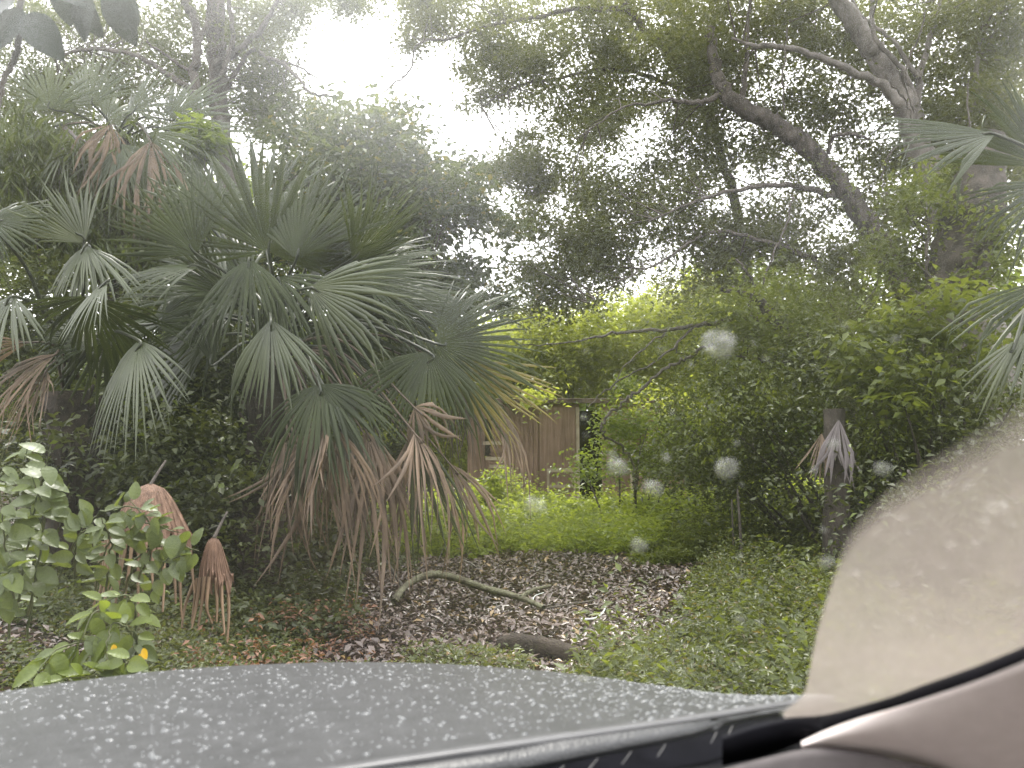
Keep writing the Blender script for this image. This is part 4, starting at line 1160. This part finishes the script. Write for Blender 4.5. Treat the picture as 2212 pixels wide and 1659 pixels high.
# hanging vines of the oak, each a thing
for k, pts in enumerate([
        [(1700, 60, 11), (1697, 110, 11), (1690, 170, 11), (1693, 240, 11)],
        [(2090, 180, 10), (2095, 300, 10), (2092, 380, 10), (2098, 470, 10)],
        [(2010, 0, 10.5), (1985, 80, 10.5), (1960, 140, 10.5), (1958, 190, 10.5), (1975, 245, 10.5)],
        [(1915, 420, 11), (1905, 380, 11), (1925, 330, 11), (1960, 300, 11), (1968, 250, 11), (1945, 200, 11), (1925, 185, 11)],
        [(1640, 640, 10), (1665, 560, 10), (1700, 480, 10), (1712, 420, 10)]]):
    w, r = limb_px([(a, b, c, .012) for a, b, c in pts], 6, .01, k)
    o = np.array([w[0][0], w[0][1], w[0][2]])
    V, F = tube(w - o, r, 5)
    me = mesh_fast('hanging_vine', V, F); smooth(me)
    tag(link('hanging_vine', me, M['bark'], None, tuple(o)),
        ['thin straight vine hanging left of the thick pale limb', 'long vertical vine near the upper right edge', 'thin vine slanting across the top right sky specks',
         'looping S-shaped vine on the fork of the pale limb', 'slack vine hanging below the leafy stub limb'][k], 'vine', 'vines hanging from the oak limbs')

# ------------------------------------------------------------------ large-leaved shrubs near the car
def leaf_mesh(nm, mat, bend=.18, cup=.10, w=.56):
    """ovate leaf, length 1 along +Y, base at the origin"""
    n = 14
    V, F = [], []
    for i in range(n + 1):
        t = i / n
        ww = w * .5 * (math.sin(math.pi * t ** .80) ** .75) if 0 < t < 1 else .0
        z = -bend * t * t + .012 * math.sin(t * 34) * (1 if 0 < t < 1 else 0)
        V += [(-ww, t, z + cup * ww * 2), (-ww * .5, t, z + cup * ww * .5), (0, t, z - .015), (ww * .5, t, z + cup * ww * .5), (ww, t, z + cup * ww * 2)]
    for i in range(n):
        for j in range(4):
            a = i * 5 + j
            F.append((a, a + 1, a + 6, a + 5))
    me = bpy.data.meshes.new(nm); me.from_pydata(V, [], F); me.update(); smooth(me)
    me.materials.append(mat)
    return me

LM = {}
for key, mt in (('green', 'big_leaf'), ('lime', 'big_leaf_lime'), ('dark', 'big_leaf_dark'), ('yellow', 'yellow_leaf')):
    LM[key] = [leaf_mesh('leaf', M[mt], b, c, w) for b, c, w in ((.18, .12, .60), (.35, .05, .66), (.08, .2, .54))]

def leaf_obj(parent, pos, direction, normal, size, key, r_=rng):
    d = norm(direction); nrm = np.asarray(normal, float); nrm = norm(nrm - d * np.dot(nrm, d))
    sd_ = np.cross(d, nrm)
    o = bpy.data.objects.new('leaf', LM[key][int(r_.integers(3))])
    COL.objects.link(o)
    m = Matrix(((sd_[0], d[0], nrm[0]), (sd_[1], d[1], nrm[1]), (sd_[2], d[2], nrm[2])))
    o.rotation_euler = m.to_euler()
    off = wpos(parent)
    o.location = tuple(np.asarray(pos) - off)
    o.scale = (size,) * 3
    o.parent = parent
    return o

def leafy_stem(parent, pts, n, size, key, r=.006, hang=.5, spread=1.0, seed=0, face=.7, matkey='stem_green', keys=None):
    w, rr = limb_px([(*p, r) for p in pts], 8, .004, seed)
    V, F = tube(w, np.linspace(r * 1.2, r * .4, len(w)), 5)
    part('stem', V, F, M[matkey], parent)
    r_ = np.random.default_rng(seed)
    for i in range(n):
        t = .15 + .85 * (i + .5) / n
        k = min(int(t * (len(w) - 1)), len(w) - 2)
        tan = norm(w[k + 1] - w[k])
        sgn = 1 if i % 2 else -1
        lat = norm(np.cross(tan, [0, -1, .2])) * sgn
        d = tan * .5 + lat * spread + np.array([0, -.15, -hang]) + r_.normal(size=3) * .28
        nrm = np.array([0, -face, 1.0]) + r_.normal(size=3) * .35
        kk = key if not keys or r_.random() > keys[1] else keys[0]
        st = w[k] + norm(d) * size * .18
        leaf_obj(parent, st, d, nrm, size * r_.uniform(.7, 1.2), kk, r_)

def near_shrubs():
    b = P(40, 1300, 4.3); b[2] = .2
    s = thing('large_leaved_shrub', 'shrub with broad pale green leaves at the left edge below the brown frond', 'shrub', b)
    stems = [[(20, 1380, 4.4), (30, 1150, 4.3), (60, 950, 4.2)], [(60, 1380, 4.4), (80, 1180, 4.25), (130, 1040, 4.1)], [(-20, 1380, 4.4), (-20, 1150, 4.2), (10, 960, 4.1)],
             [(40, 1300, 4.3), (70, 1120, 4.1), (110, 960, 4.0)], [(30, 1300, 4.2), (10, 1180, 4.0), (0, 1060, 3.9)], [(20, 1330, 4.3), (-5, 1250, 4.0), (30, 1230, 3.9)],
             [(60, 1330, 4.3), (95, 1130, 4.1), (70, 1030, 4.0)]]
    for i, p in enumerate(stems):
        leafy_stem(s, p, 19, .112, 'green', seed=100 + i, keys=('lime', .12))
    b = P(330, 1330, 4.6); b[2] = .15
    s = thing('large_leaved_shrub', 'arching spray of broad pale leaves in front of the orange dead frond base', 'shrub', b)
    stems = [[(120, 1260, 4.4), (190, 1130, 4.2), (270, 1095, 4.1), (340, 1110, 4.0)], [(200, 1300, 4.4), (230, 1180, 4.2), (300, 1130, 4.1), (390, 1150, 4.0)], [(260, 1300, 4.4), (300, 1200, 4.2), (370, 1180, 4.1), (430, 1190, 4.0)],
             [(230, 1280, 4.3), (240, 1180, 4.1), (220, 1120, 4.0)], [(320, 1300, 4.4), (350, 1220, 4.1), (400, 1200, 4.0)], [(160, 1250, 4.3), (170, 1160, 4.1), (200, 1140, 4.1)], [(300, 1250, 4.2), (330, 1150, 4.1), (280, 1080, 4.1)]]
    for i, p in enumerate(stems):
        leafy_stem(s, p, 16, .098, 'green', seed=130 + i, keys=('lime', .06))
    b = P(200, 1480, 3.7); b[2] = .1
    s = thing('large_leaved_shrub', 'low yellow-green large-leaved plant right behind the left end of the bonnet', 'shrub', b)
    stems = [[(300, 1440, 3.9), (270, 1350, 3.7), (210, 1320, 3.6), (150, 1440, 3.5)], [(290, 1400, 3.9), (290, 1300, 3.8), (250, 1290, 3.7), (190, 1320, 3.6)], [(280, 1440, 3.8), (220, 1390, 3.6), (130, 1400, 3.5), (80, 1450, 3.4)],
             [(310, 1440, 3.9), (290, 1370, 3.7), (240, 1350, 3.6), (230, 1440, 3.5)], [(300, 1480, 3.7), (220, 1460, 3.5), (120, 1470, 3.4)], [(300, 1470, 3.7), (270, 1440, 3.5), (290, 1420, 3.5)]]
    for i, p in enumerate(stems):
        leafy_stem(s, p, 15, .105, 'lime', seed=160 + i, keys=('green', .35), hang=.7)
    for q, (a, c) in enumerate([(245, 1392), (310, 1400), (302, 1412)]):
        leaf_obj(s, P(a, c, 3.5), (.2, -.1, -.5), (0, -1, .4), .05, 'yellow')
    # twig with dark leaves close to the car, top left: it hangs from a branch above the frame
    b = P(45, -60, 2.2)
    s = thing('overhanging_twig', 'dark backlit twig with big leaves hanging in at the top left corner', 'twig', b)
    w, rr = limb_px([(48, -60, 2.2, .010), (44, 40, 2.2, .009), (38, 110, 2.2, .009), (14, 160, 2.2, .008), (0, 210, 2.2, .008), (-12, 300, 2.2, .007)], 6, .002)
    V, F = tube(w, rr, 7)
    part('stem', V, F, M['bark_dark'], s)
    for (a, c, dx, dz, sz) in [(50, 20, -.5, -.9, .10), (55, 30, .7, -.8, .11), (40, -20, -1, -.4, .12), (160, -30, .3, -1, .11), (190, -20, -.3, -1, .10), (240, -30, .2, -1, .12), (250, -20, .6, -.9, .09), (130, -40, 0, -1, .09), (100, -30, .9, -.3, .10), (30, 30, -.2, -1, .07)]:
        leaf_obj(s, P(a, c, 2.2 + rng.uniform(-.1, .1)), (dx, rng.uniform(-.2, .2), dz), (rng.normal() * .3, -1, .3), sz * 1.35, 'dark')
near_shrubs()

# ------------------------------------------------------------------ fallen dead fronds and debris
def dead_boot(label, apex, w, h, Y, seed, fingers=12, cup=.16):
    """a dead leaf base: cupped fibrous hood at the top splitting into straight hanging ribs"""
    a = P(*apex, Y)
    base = np.array([a[0], a[1], height(a[0], a[1])])
    t = thing('fallen_frond', label, 'dead frond', base)
    r_ = np.random.default_rng(seed)
    nu, nv = 90, 16
    V = []
    for j in range(nv):
        v = j / (nv - 1)
        half = w * (.06 + .94 * v ** .50) / 2
        for i in range(nu):
            u = -1 + 2 * i / (nu - 1)
            x = u * half
            rag = 1 + (.22 * math.sin(u * 17 + seed) + .13 * math.sin(u * 41)) * v ** 4
            z = -h * .50 * v * rag - .05 * abs(u) ** 2 * v + .012 * math.sin(u * 22) * v
            y = -cup * math.cos(u * math.pi / 2) * v ** .7 + .010 * math.sin(u * 60) * v
            V.append(a + [x + .03 * v * v, y, z])
    F = [(j * nu + i, j * nu + i + 1, (j + 1) * nu + i + 1, (j + 1) * nu + i) for j in range(nv - 1) for i in range(nu - 1)]
    part('sheath', np.array(V), np.array(F, np.int32), M['sheath'], t)
    for q in range(fingers):
        u = -1 + 2 * (q + .5) / fingers
        s = a + [u * w / 2, -cup * math.cos(u * math.pi / 2), -h * .48 - .05 * u * u]
        ln = h * r_.uniform(.35, .62)
        e = s + np.array([u * .05 + r_.normal() * .02, -.03 + r_.normal() * .02, -ln])
        e[2] = max(e[2], base[2] + .01)
        V_, F_ = tube(spline([s + [0, 0, .04], (s + e) / 2 + r_.normal(size=3) * .01, e], 4), np.linspace(.013, .006, 9), 5)
        part('rib', V_, F_, M['petiole_dead'], t)
    V_, F_ = tube(spline([a + [0.02, .16, .14], a + [0.01, .08, .07], a + [0, .0, -.01]], 4), np.linspace(.007, .013, 9), 6)
    part('stalk', V_, F_, M['bark_dark'], t)
M['sheath'] = solid_mat('dead_leaf_sheath', (0.11, 0.062, 0.04), (0.25, 0.15, 0.10), 7, 0.6, 0.5, stretch=(6, 6, 0.7))
dead_boot('orange-brown dead frond base spread like a tent behind the spray of pale leaves', (325, 1045), .56, .72, 4.9, 1, 15, .2)
dead_boot('narrow orange-brown dead frond base standing right of the tent-like one', (462, 1160), .23, .55, 4.9, 2, 8, .09)

def debris():
    def gl(pts):  # ground polyline with lift
        out = []
        for a, c, lift, r in pts:
            g = PG(a, c, 0.0); out.append([g[0], g[1], height(g[0], g[1]) + lift + .06, r])
        return np.array(out)
    s = spline(gl([(850, 1322, .02, .035), (880, 1300, .05, .04), (930, 1288, .09, .044), (985, 1290, .09, .042), (1040, 1298, .06, .040), (1090, 1305, .05, .038), (1130, 1312, .04, .034), (1175, 1330, .02, .026)]), 6)
    b = thing('fallen_branch', 'mossy fallen branch lying across the leaf litter', 'branch', s[len(s) // 2, :3])
    V, F = tube(s[:, :3], s[:, 3] * .8, 9, .10, 3); part('limb', V, F, M['lichen_branch'], b)
    s2 = spline(gl([(1125, 1312, .05, .02), (1150, 1300, .08, .017), (1190, 1296, .10, .012)]), 6)
    V, F = tube(s2[:, :3], s2[:, 3], 6, .08); part('side_twig', V, F, M['lichen_branch'], b)
    s2 = spline(gl([(870, 1305, .05, .018), (840, 1270, .10, .014), (815, 1240, .22, .010)]), 6)
    V, F = tube(s2[:, :3], s2[:, 3], 6, .08); part('side_twig', V, F, M['bark_dark'], b)
    g = PG(1170, 1425)
    s = spline(gl([(1085, 1412, .0, .06), (1125, 1420, .02, .07), (1190, 1434, .02, .07), (1260, 1446, -.01, .055)]), 5)
    lg = thing('rotten_log', 'dark rotten log half sunk in the weeds just beyond the bonnet', 'log', s[len(s) // 2, :3])
    V, F = tube(s[:, :3], s[:, 3], 10, .13, 5); part('log_body', V, F, M['palm_trunk'], lg)
    V, F = tube(s[:5, :3] + [0, 0, .05], np.linspace(.01, .02, 5), 6, .13, 5); part('broken_stub', V, F, M['palm_trunk'], lg)
    for nm, lab, pts, mt, r in [
        ('plastic_hose', 'curved pale hose end poking out of the leaf litter', [(1255, 1366, .01), (1285, 1364, .02), (1303, 1350, .05), (1310, 1335, .08), (1306, 1322, .06)], 'hose', .008),
        ('plastic_strip', 'short pale strip beside the fork of the fallen branch', [(1150, 1318, .02), (1155, 1306, .05), (1175, 1300, .06)], 'hose', .006),
        ('grey_stick', 'short straight grey stick on the litter behind the fallen branch', [(1003, 1232, .03), (1018, 1240, .03), (1030, 1248, .03)], 'bark_pale', .012),
        ('long_twig', 'long thin twig curving over the litter towards the right bank', [(1180, 1332, .02), (1230, 1325, .05), (1290, 1318, .06), (1340, 1300, .10)], 'twig', .008),
        ('bent_twig', 'thin bent twig rising from the shade under the brown fronds', [(945, 1230, .02), (960, 1200, .12), (985, 1150, .30), (1020, 1120, .38)], 'bark_dark', .007),
        ('upright_stick', 'left one of two thin dark sticks standing in the weeds at the right', [(1588, 1262, .0), (1586, 1260, .40), (1585, 1258, .74)], 'bark_dark', .014),
        ('upright_stick', 'right one of two thin dark sticks standing in the weeds at the right', [(1604, 1270, .0), (1602, 1266, .42), (1598, 1262, .84)], 'bark_dark', .018)]:
        w = spline(gl([(a, c, l, r) for a, c, l in pts]), 6)
        o = w[0, :3].copy()
        V, F = tube(w[:, :3] - o, np.linspace(r, r * .6, len(w)), 6)
        me = mesh_fast(nm, V, F); smooth(me)
        tag(link(nm, me, M[mt], None, tuple(o)), lab, nm.split('_')[-1])
debris()

# ------------------------------------------------------------------ the car the picture is taken from
def build_car():
    car = thing('car', 'grey car seen from its cabin: wet bonnet, black cowl, windscreen and beige pillar trim', 'car', (0.1, -0.6, 0.0))
    # --- bonnet: rows from the rear lip to the front, and the roll-over past its visible edge
    def ray(px, py, d): return P(px, py, d)
    rear = np.array([[-1.25, .74, .880], *[ray(a, b, d) for a, b, d in ((120, 1755, .93), (430, 1712, .965), (750, 1659, 1.0), (1050, 1614, 1.05), (1350, 1572, 1.11), (1640, 1530, 1.17))], ray(1800, 1506, 1.22)])
    front = np.array([ray(-420, 1575, 1.55), ray(0, 1495, 1.80), ray(400, 1445, 1.95), ray(800, 1430, 2.02), ray(1150, 1447, 1.98), ray(1420, 1480, 1.85), ray(1640, 1512, 1.60), ray(1800, 1528, 1.42)])
    nu, nv = 60, 26
    Rr, Fr = spline(rear, 12), spline(front, 12)
    u = np.linspace(0, 1, nu)
    def samp(S_, u): 
        k = u * (len(S_) - 1); i = np.minimum(k.astype(int), len(S_) - 2); f = (k - i)[:, None]
        return S_[i] * (1 - f) + S_[i + 1] * f
    A, B = samp(Rr, u), samp(Fr, u)
    rows = []
    for j in range(nv):
        v = j / (nv - 1)
        p = A * (1 - v) + B * v
        p[:, 2] += .012 * math.sin(math.pi * v)
        rows.append(p)
    for k, (dy, dz) in enumerate([(.05, -.022), (.10, -.06), (.15, -.12), (.18, -.22), (.19, -.5)]):
        p = B.copy(); p[:, 1] += dy; p[:, 2] += dz; rows.append(p)
    V = np.vstack(rows); nr = len(rows)
    F = [(i * nu + j, i * nu + j + 1, (i + 1) * nu + j + 1, (i + 1) * nu + j) for i in range(nr - 1) for j in range(nu - 1)]
    hood = part('bonnet', V, np.array(F, np.int32), M['hood'], car)
    # raised pale lip and the grey return strip at the rear edge of the bonnet
    def strip(name, off0, off1, mat, parent, th=.006):
        tp_ = np.interp(np.array([to_px(a)[0] for a in A]), [-2000, 1100, 1500, 1640], [1, 1, .62, .12])[:, None]
        P0, P1 = A + off0, A + off1 * tp_
        V = np.vstack([P0, P1, P1 - [0, 0, th], P0 - [0, 0, th]])
        n = len(A)
        F = []
        for q in range(4):
            a, b = q * n, ((q + 1) % 4) * n
            F += [(a + j, a + j + 1, b + j + 1, b + j) for j in range(n - 1)]
        return part(name, V, np.array(F, np.int32), mat, parent)
    strip('bonnet_lip', np.array([0, .004, .0035]), np.array([0, -.012, .0015]), M['hood_edge'], hood)
    strip('bonnet_flange', np.array([0, -.0125, -.001]), np.array([0, -.030, -.020]), M['hood'], hood)
    # --- black cowl below the bonnet
    n = len(A)
    tpc = np.interp(np.array([to_px(a)[0] for a in A]), [-2000, 1100, 1500, 1640], [1, 1, .62, .12])[:, None]
    c0, c1, c2 = A + np.array([0, -.032, -.024]) * tpc - [0, 0, .003], A + [0.02, -.12, -.040], A + [.03, -.30, -.055]
    V = np.vstack([c0 + [0, .05, -.01], c0, c1, c2, c2 - [0, 0, .03]])
    F = [(i * n + j, i * n + j + 1, (i + 1) * n + j + 1, (i + 1) * n + j) for i in range(4) for j in range(n - 1)]
    cowl = part('cowl', V, np.array(F, np.int32), M['black_plastic'], car)
    # thin ribs coloured pale for their reflections, and two long ridges on the cowl
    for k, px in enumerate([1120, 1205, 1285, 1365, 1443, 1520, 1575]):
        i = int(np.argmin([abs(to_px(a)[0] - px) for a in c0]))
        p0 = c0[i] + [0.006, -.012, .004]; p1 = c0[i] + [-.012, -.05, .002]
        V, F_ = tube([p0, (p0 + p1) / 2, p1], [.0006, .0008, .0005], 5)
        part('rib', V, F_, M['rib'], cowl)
    for dy in (-.075, -.105):
        V, F_ = tube(c0[20:] + [0, dy, -.004], .0035, 6)
        part('ridge', V, F_, M['black_plastic'], cowl)
    # --- windscreen plane
    yaw = math.radians(16)
    fw = np.array([math.sin(yaw), math.cos(yaw)])
    D0, Z0, SL = .93, .985, 1.16
    def on_glass(px, py, out=0.0):
        u_ = (px * 1024 / 2212 - 512) / FPX; v_ = (384 - py * 768 / 1659) / FPX
        d = np.array([u_, cp - v_ * sp, sp + v_ * cp])
        # z = Z0 + (D0 - f)*SL with f = x*fw0 + y*fw1 ; shift outwards along the normal
        nvec = norm([fw[0] * SL, fw[1] * SL, 1.0])
        q0 = np.array([fw[0] * D0, fw[1] * D0, Z0]) + nvec * out
        t = np.dot(q0 - EYE, nvec) / np.dot(d, nvec)
        return EYE + d * t
    nvec = norm([fw[0] * SL, fw[1] * SL, 1.0])
    e1 = np.array([fw[1], -fw[0], 0]); e2 = np.cross(nvec, e1); e2 = e2 if e2[2] > 0 else -e2
    q0 = np.array([fw[0] * D0, fw[1] * D0, Z0])
    def gp(a, b, o=0): return q0 + e1 * a + e2 * b + nvec * o
    nx_, ny_ = 24, 16
    xs = np.linspace(-1.15, 1.15, nx_); ys = np.linspace(-.14, 1.0, ny_)
    V = np.array([gp(a, b, 0) for b in ys for a in xs])
    F = np.array([(j * nx_ + i, j * nx_ + i + 1, (j + 1) * nx_ + i + 1, (j + 1) * nx_ + i) for j in range(ny_ - 1) for i in range(nx_ - 1)], np.int32)
    glass = part('windscreen', V, F, M['glass'], car)
    # unwiped wet area, the trim's reflection put into its beige: from the wiper's edge to the seal at the foot of the glass
    left = spline([(1690, 1535), (1735, 1495), (1750, 1428), (1766, 1352), (1792, 1266), (1820, 1180), (1850, 1125), (1912, 1062), (2010, 990), (2107, 930), (2212, 866), (2330, 790), (2620, 600), (3000, 380)], 5)
    low = spline([(1700, 1572), (1800, 1555), (1900, 1530), (2005, 1500), (2110, 1465), (2212, 1425), (2330, 1375), (2450, 1320), (2800, 1150), (3200, 930)], 8)
    nn = 100
    def rs(S_, n):
        L = np.concatenate([[0], np.cumsum(np.linalg.norm(np.diff(S_, axis=0), axis=1))]); q = np.linspace(0, L[-1], n)
        return np.stack([np.interp(q, L, S_[:, k]) for k in range(2)], 1)
    la, lb = rs(left, nn), rs(low, nn)
    rr = np.random.default_rng(5)
    V = []
    m = 40
    for i in range(nn):
        for j in range(m):
            s = j / (m - 1)
            pt = la[i] * (1 - s) + lb[i] * s
            V.append(on_glass(pt[0], pt[1], .003))
    F = np.array([(i * m + j, i * m + j + 1, (i + 1) * m + j + 1, (i + 1) * m + j) for i in range(nn - 1) for j in range(m - 1)], np.int32)
    mo = part('unwiped_wet_reflection', V, F, M['mist_reflection'], glass)
    at = mo.data.attributes.new('veil_amount', 'FLOAT', 'POINT')  # strength of the wet film and of the reflection coloured into it
    wet = []
    for i in range(nn):
        for j in range(m):
            px_, py_ = la[i] * (1 - j / (m - 1)) + lb[i] * (j / (m - 1))
            dist = np.linalg.norm(la[i] - lb[i]) * j / (m - 1)
            soft = np.interp(la[i][1], [1000, 1250], [70, 8])      # the wiper's edge is ragged higher up
            base_ = np.interp(py_, [820, 1000, 1200, 1400], [.42, .54, .70, .84])
            wet.append(base_ * min(1.0, .12 + dist / soft * .88))
    at.data.foreach_set('value', wet)
    # black seal along the foot of the glass, then beige trim, then the dash top
    up_ = [(1560, 1600), (1640, 1575), (1703, 1562), (1780, 1556), (1854, 1538), (1930, 1516), (2005, 1489), (2110, 1452), (2212, 1411), (2330, 1360), (2450, 1305), (2800, 1130), (3200, 905)]
    lo_ = [(1560, 1655), (1640, 1636), (1728, 1606), (1780, 1580), (1854, 1556), (1930, 1534), (2005, 1510), (2110, 1474), (2212, 1433), (2330, 1382), (2450, 1327), (2800, 1154), (3200, 932)]
    U3 = spline([on_glass(a, b, -.004) for a, b in up_], 5); L3 = spline([on_glass(a, b, -.018) for a, b in lo_], 5)
    n = len(U3)
    V = np.vstack([U3, L3, L3 + nvec * .012, U3 + nvec * .006])
    F = []
    for q in range(4):
        a, b = q * n, ((q + 1) % 4) * n
        F += [(a + j, a + j + 1, b + j + 1, b + j) for j in range(n - 1)]
    part('windscreen_seal', V, np.array(F, np.int32), M['rubber'], glass)
    # lower black frit / scuttle under the wiper zone, inside
    f_up = spline([on_glass(a, b, -.004) for a, b in [(300, 1790), (800, 1745), (1150, 1700), (1400, 1668), (1560, 1650), (1640, 1620), (1728, 1603)]], 5)
    f_lo = spline([on_glass(a, b, -.05) for a, b in [(300, 1900), (800, 1860), (1150, 1800), (1400, 1760), (1560, 1700), (1640, 1680), (1728, 1640)]], 5)
    n = len(f_up)
    V = np.vstack([f_up, f_lo, f_lo - [0, 0, .02], f_up - nvec * .02])
    F = [(q * n + j, q * n + j + 1, ((q + 1) % 4) * n + j + 1, ((q + 1) % 4) * n + j) for q in range(4) for j in range(n - 1)]
    part('dash_edge', V, np.array(F, np.int32), M['rubber'], car)
    # beige trim: a thick rounded moulding
    t_up = [(1731, 1602), (1785, 1577), (1854, 1552), (1930, 1530), (2005, 1506), (2110, 1470), (2212, 1429), (2330, 1378), (2450, 1323), (2800, 1150), (3200, 928)]
    t_lo = [(1732, 1618), (1785, 1617), (1854, 1625), (1930, 1637), (2024, 1661), (2120, 1700), (2230, 1750), (2380, 1810), (2600, 1900), (3000, 2050), (3500, 2200)]
    U2, L2 = spline(t_up, 5), spline(t_lo, 5)
    def view_grid(name, top, bot, prof, mat, rows_=14):
        """sheet between two outlines, closed by a 2 cm return along its edges"""
        n = len(top); G_ = []
        for s in np.linspace(0, 1, rows_):
            G_.append([on_glass(*(top[q] * (1 - s) + bot[q] * s), prof(s)) for q in range(n)])
        G_ = np.array(G_)
        away = lambda p: p + norm(p - EYE) * .02
        G_ = np.concatenate([[away(G_[0])], G_, [away(G_[-1])]], 0)
        G_ = np.concatenate([np.array([away(r) for r in G_[:, :1]]), G_], 1)
        nr_, nc_ = G_.shape[:2]
        V = G_.reshape(-1, 3)
        F = [(i * nc_ + j, i * nc_ + j + 1, (i + 1) * nc_ + j + 1, (i + 1) * nc_ + j) for i in range(nr_ - 1) for j in range(nc_ - 1)]
        return part(name, V, np.array(F, np.int32), mat, car)
    view_grid('pillar_trim', U2, L2, lambda s: -.022 - .016 * math.sin(math.pi * (.08 + .7 * s)), M['beige'])
    g_up = spline([(1400, 1706), (1563, 1661), (1665, 1634), (1733, 1619), (1785, 1618), (1854, 1626), (1930, 1638), (2024, 1662), (2120, 1701), (2230, 1751)], 5)
    g_lo = g_up + [0, 260]
    view_grid('dash_top', g_up, g_lo, lambda s: -.045 - .10 * s, M['dash'])
    # --- roof lining, far pillar and rear of the cabin: they keep the light off the trim
    def slab(name, pts, th, mat):
        pts = np.array(pts, float); k = len(pts)
        V = np.vstack([pts, pts + th])
        F = [tuple(range(k))[::-1], tuple(range(k, 2 * k))] + [(q, (q + 1) % k, k + (q + 1) % k, k + q) for q in range(k)]
        return part(name, V, F, mat, car, sm=False)
    g = lambda a, b: gp(a, b, .004)
    back = np.array([-fw[0], -fw[1], 0])
    tl, tr = g(-1.1, .82), g(.72, .82)
    slab('roof_lining', [tl, tr, tr + back * 1.6 + [0, 0, .02], tl + back * 1.6 + [0, 0, .02]], np.array([0, 0, .05]), M['beige'])
    slab('rear_wall', [tl + back * 1.6 - [0, 0, .7], tr + back * 1.6 - [0, 0, .7], tr + back * 1.6 - [0, 0, 1.3], tl + back * 1.6 - [0, 0, 1.3]], back * .05, M['beige'])
    slab('cabin_floor', [tl + back * 1.6 - [0, 0, 1.3], tr + back * 1.6 - [0, 0, 1.3], tr - [0, 0, 1.35] , tl - [0, 0, 1.35]], np.array([0, 0, -.05]), M['dash'])
    # --- water drops on the outside of the glass, sub-parts
    def drop(px, py, rpx, flat=.35):
        c = on_glass(px, py, .0042)
        r = rpx / 1702 * np.linalg.norm(c - EYE)
        k1, k2 = 14, 5
        V = [c + nvec * r * flat]
        jit = rr.uniform(.80, 1.15, k1); jit = (jit + np.roll(jit, 1)) / 2 * (1 + rr.uniform(0, .3) * np.abs(np.sin(np.arange(k1) / k1 * math.pi * 2)))
        for i in range(1, k2 + 1):
            a = i / k2 * math.pi / 2
            for j in range(k1):
                b = j / k1 * 2 * math.pi
                V.append(c + nvec * r * flat * math.cos(a) + (e1 * math.cos(b) + e2 * math.sin(b)) * r * math.sin(a) * jit[j])
        F = [(0, 1 + j, 1 + (j + 1) % k1) for j in range(k1)]
        for i in range(k2 - 1):
            for j in range(k1):
                F.append((1 + i * k1 + j, 1 + (i + 1) * k1 + j, 1 + (i + 1) * k1 + (j + 1) % k1, 1 + i * k1 + (j + 1) % k1))
        part('water_drop', V, F, M['drop'], glass)
    for q in range(46):                       # small drops left on the unwiped corner
        a_ = rr.uniform(0, 1); b_ = rr.uniform(.05, .95) ** 1.5
        q_ = la[int(a_ * 62)] * (1 - b_) + lb[int(a_ * 62)] * b_
        drop(q_[0], q_[1], rr.uniform(2.5, 8))
    for q in range(34):
        drop(rr.uniform(1250, 2200), rr.uniform(700, 1480), rr.uniform(2.5, 6.5))
    for d_ in [(1570, 1013, 23), (1412, 1056, 22), (1157, 1092, 24), (1381, 1178, 18), (1785, 1216, 14), (1335, 1010, 24), (1552, 745, 34), (2150, 1098, 20), (1905, 1015, 16), (2052, 1178, 9), (1930, 1264, 10), (1846, 1240, 9),
               (1470, 1290, 9), (1262, 1466, 14), (1640, 1345, 8), (1600, 1338, 12), (2125, 1125, 9), (2190, 1300, 7), (1985, 1240, 6), (2090, 1050, 8), (1440, 990, 10), (1800, 960, 12)]:
        drop(*d_)
    # --- rain beaded all over the bonnet: nobody could count it
    rs_ = np.random.default_rng(11)
    Vd, Fd, off = [], [], 0
    G = np.stack(rows_h := [A * (1 - v) + B * v + np.array([0, 0, .012 * math.sin(math.pi * v)]) for v in np.linspace(0, 1, nv)], 0)
    N = 5000
    uu = rs_.uniform(.02, .98, N) * (nu - 1); vv = rs_.uniform(.02, 1, N) ** .8 * (nv - 1)
    for a, b in zip(uu, vv):
        i, j = min(int(a), nu - 2), min(int(b), nv - 2); fa, fb = a - i, b - j
        c = G[j, i] * (1 - fa) * (1 - fb) + G[j, i + 1] * fa * (1 - fb) + G[j + 1, i] * (1 - fa) * fb + G[j + 1, i + 1] * fa * fb
        r = min(.0055, rs_.lognormal(-6.35, .62))
        k = 6; el = rs_.uniform(1, 1.6); al = rs_.uniform(-.5, .5)
        ring = []
        for q in range(k):
            w = q / k * 2 * math.pi
            x, y = math.cos(w) * r * el, math.sin(w) * r
            ring.append(c + [x * math.cos(al) - y * math.sin(al), x * math.sin(al) + y * math.cos(al), -.0003])
        mid = [c + (p - c) * .55 + [0, 0, r * .38] for p in ring]
        Vd += ring + mid + [c + [0, 0, r * .5]]
        for q in range(k):
            q2 = (q + 1) % k
            Fd += [(off + q, off + q2, off + k + q2), (off + q, off + k + q2, off + k + q), (off + k + q, off + k + q2, off + 2 * k)]
        off += 2 * k + 1
    o = part('rain_beads', np.array(Vd), np.array(Fd, np.int32), M['bead'], hood)
    o['kind'] = 'stuff'

bm_, t_, out_ = new_mat('rain_bead')
pb_ = t_.nodes.new('ShaderNodeBsdfPrincipled')
pb_.inputs['Base Color'].default_value = (0.10, 0.105, 0.11, 1)
pb_.inputs['Roughness'].default_value = 0.30
pb_.inputs['Specular IOR Level'].default_value = 0.35
t_.links.new(pb_.outputs[0], out_.inputs['Surface'])
M['bead'] = bm_
build_car()
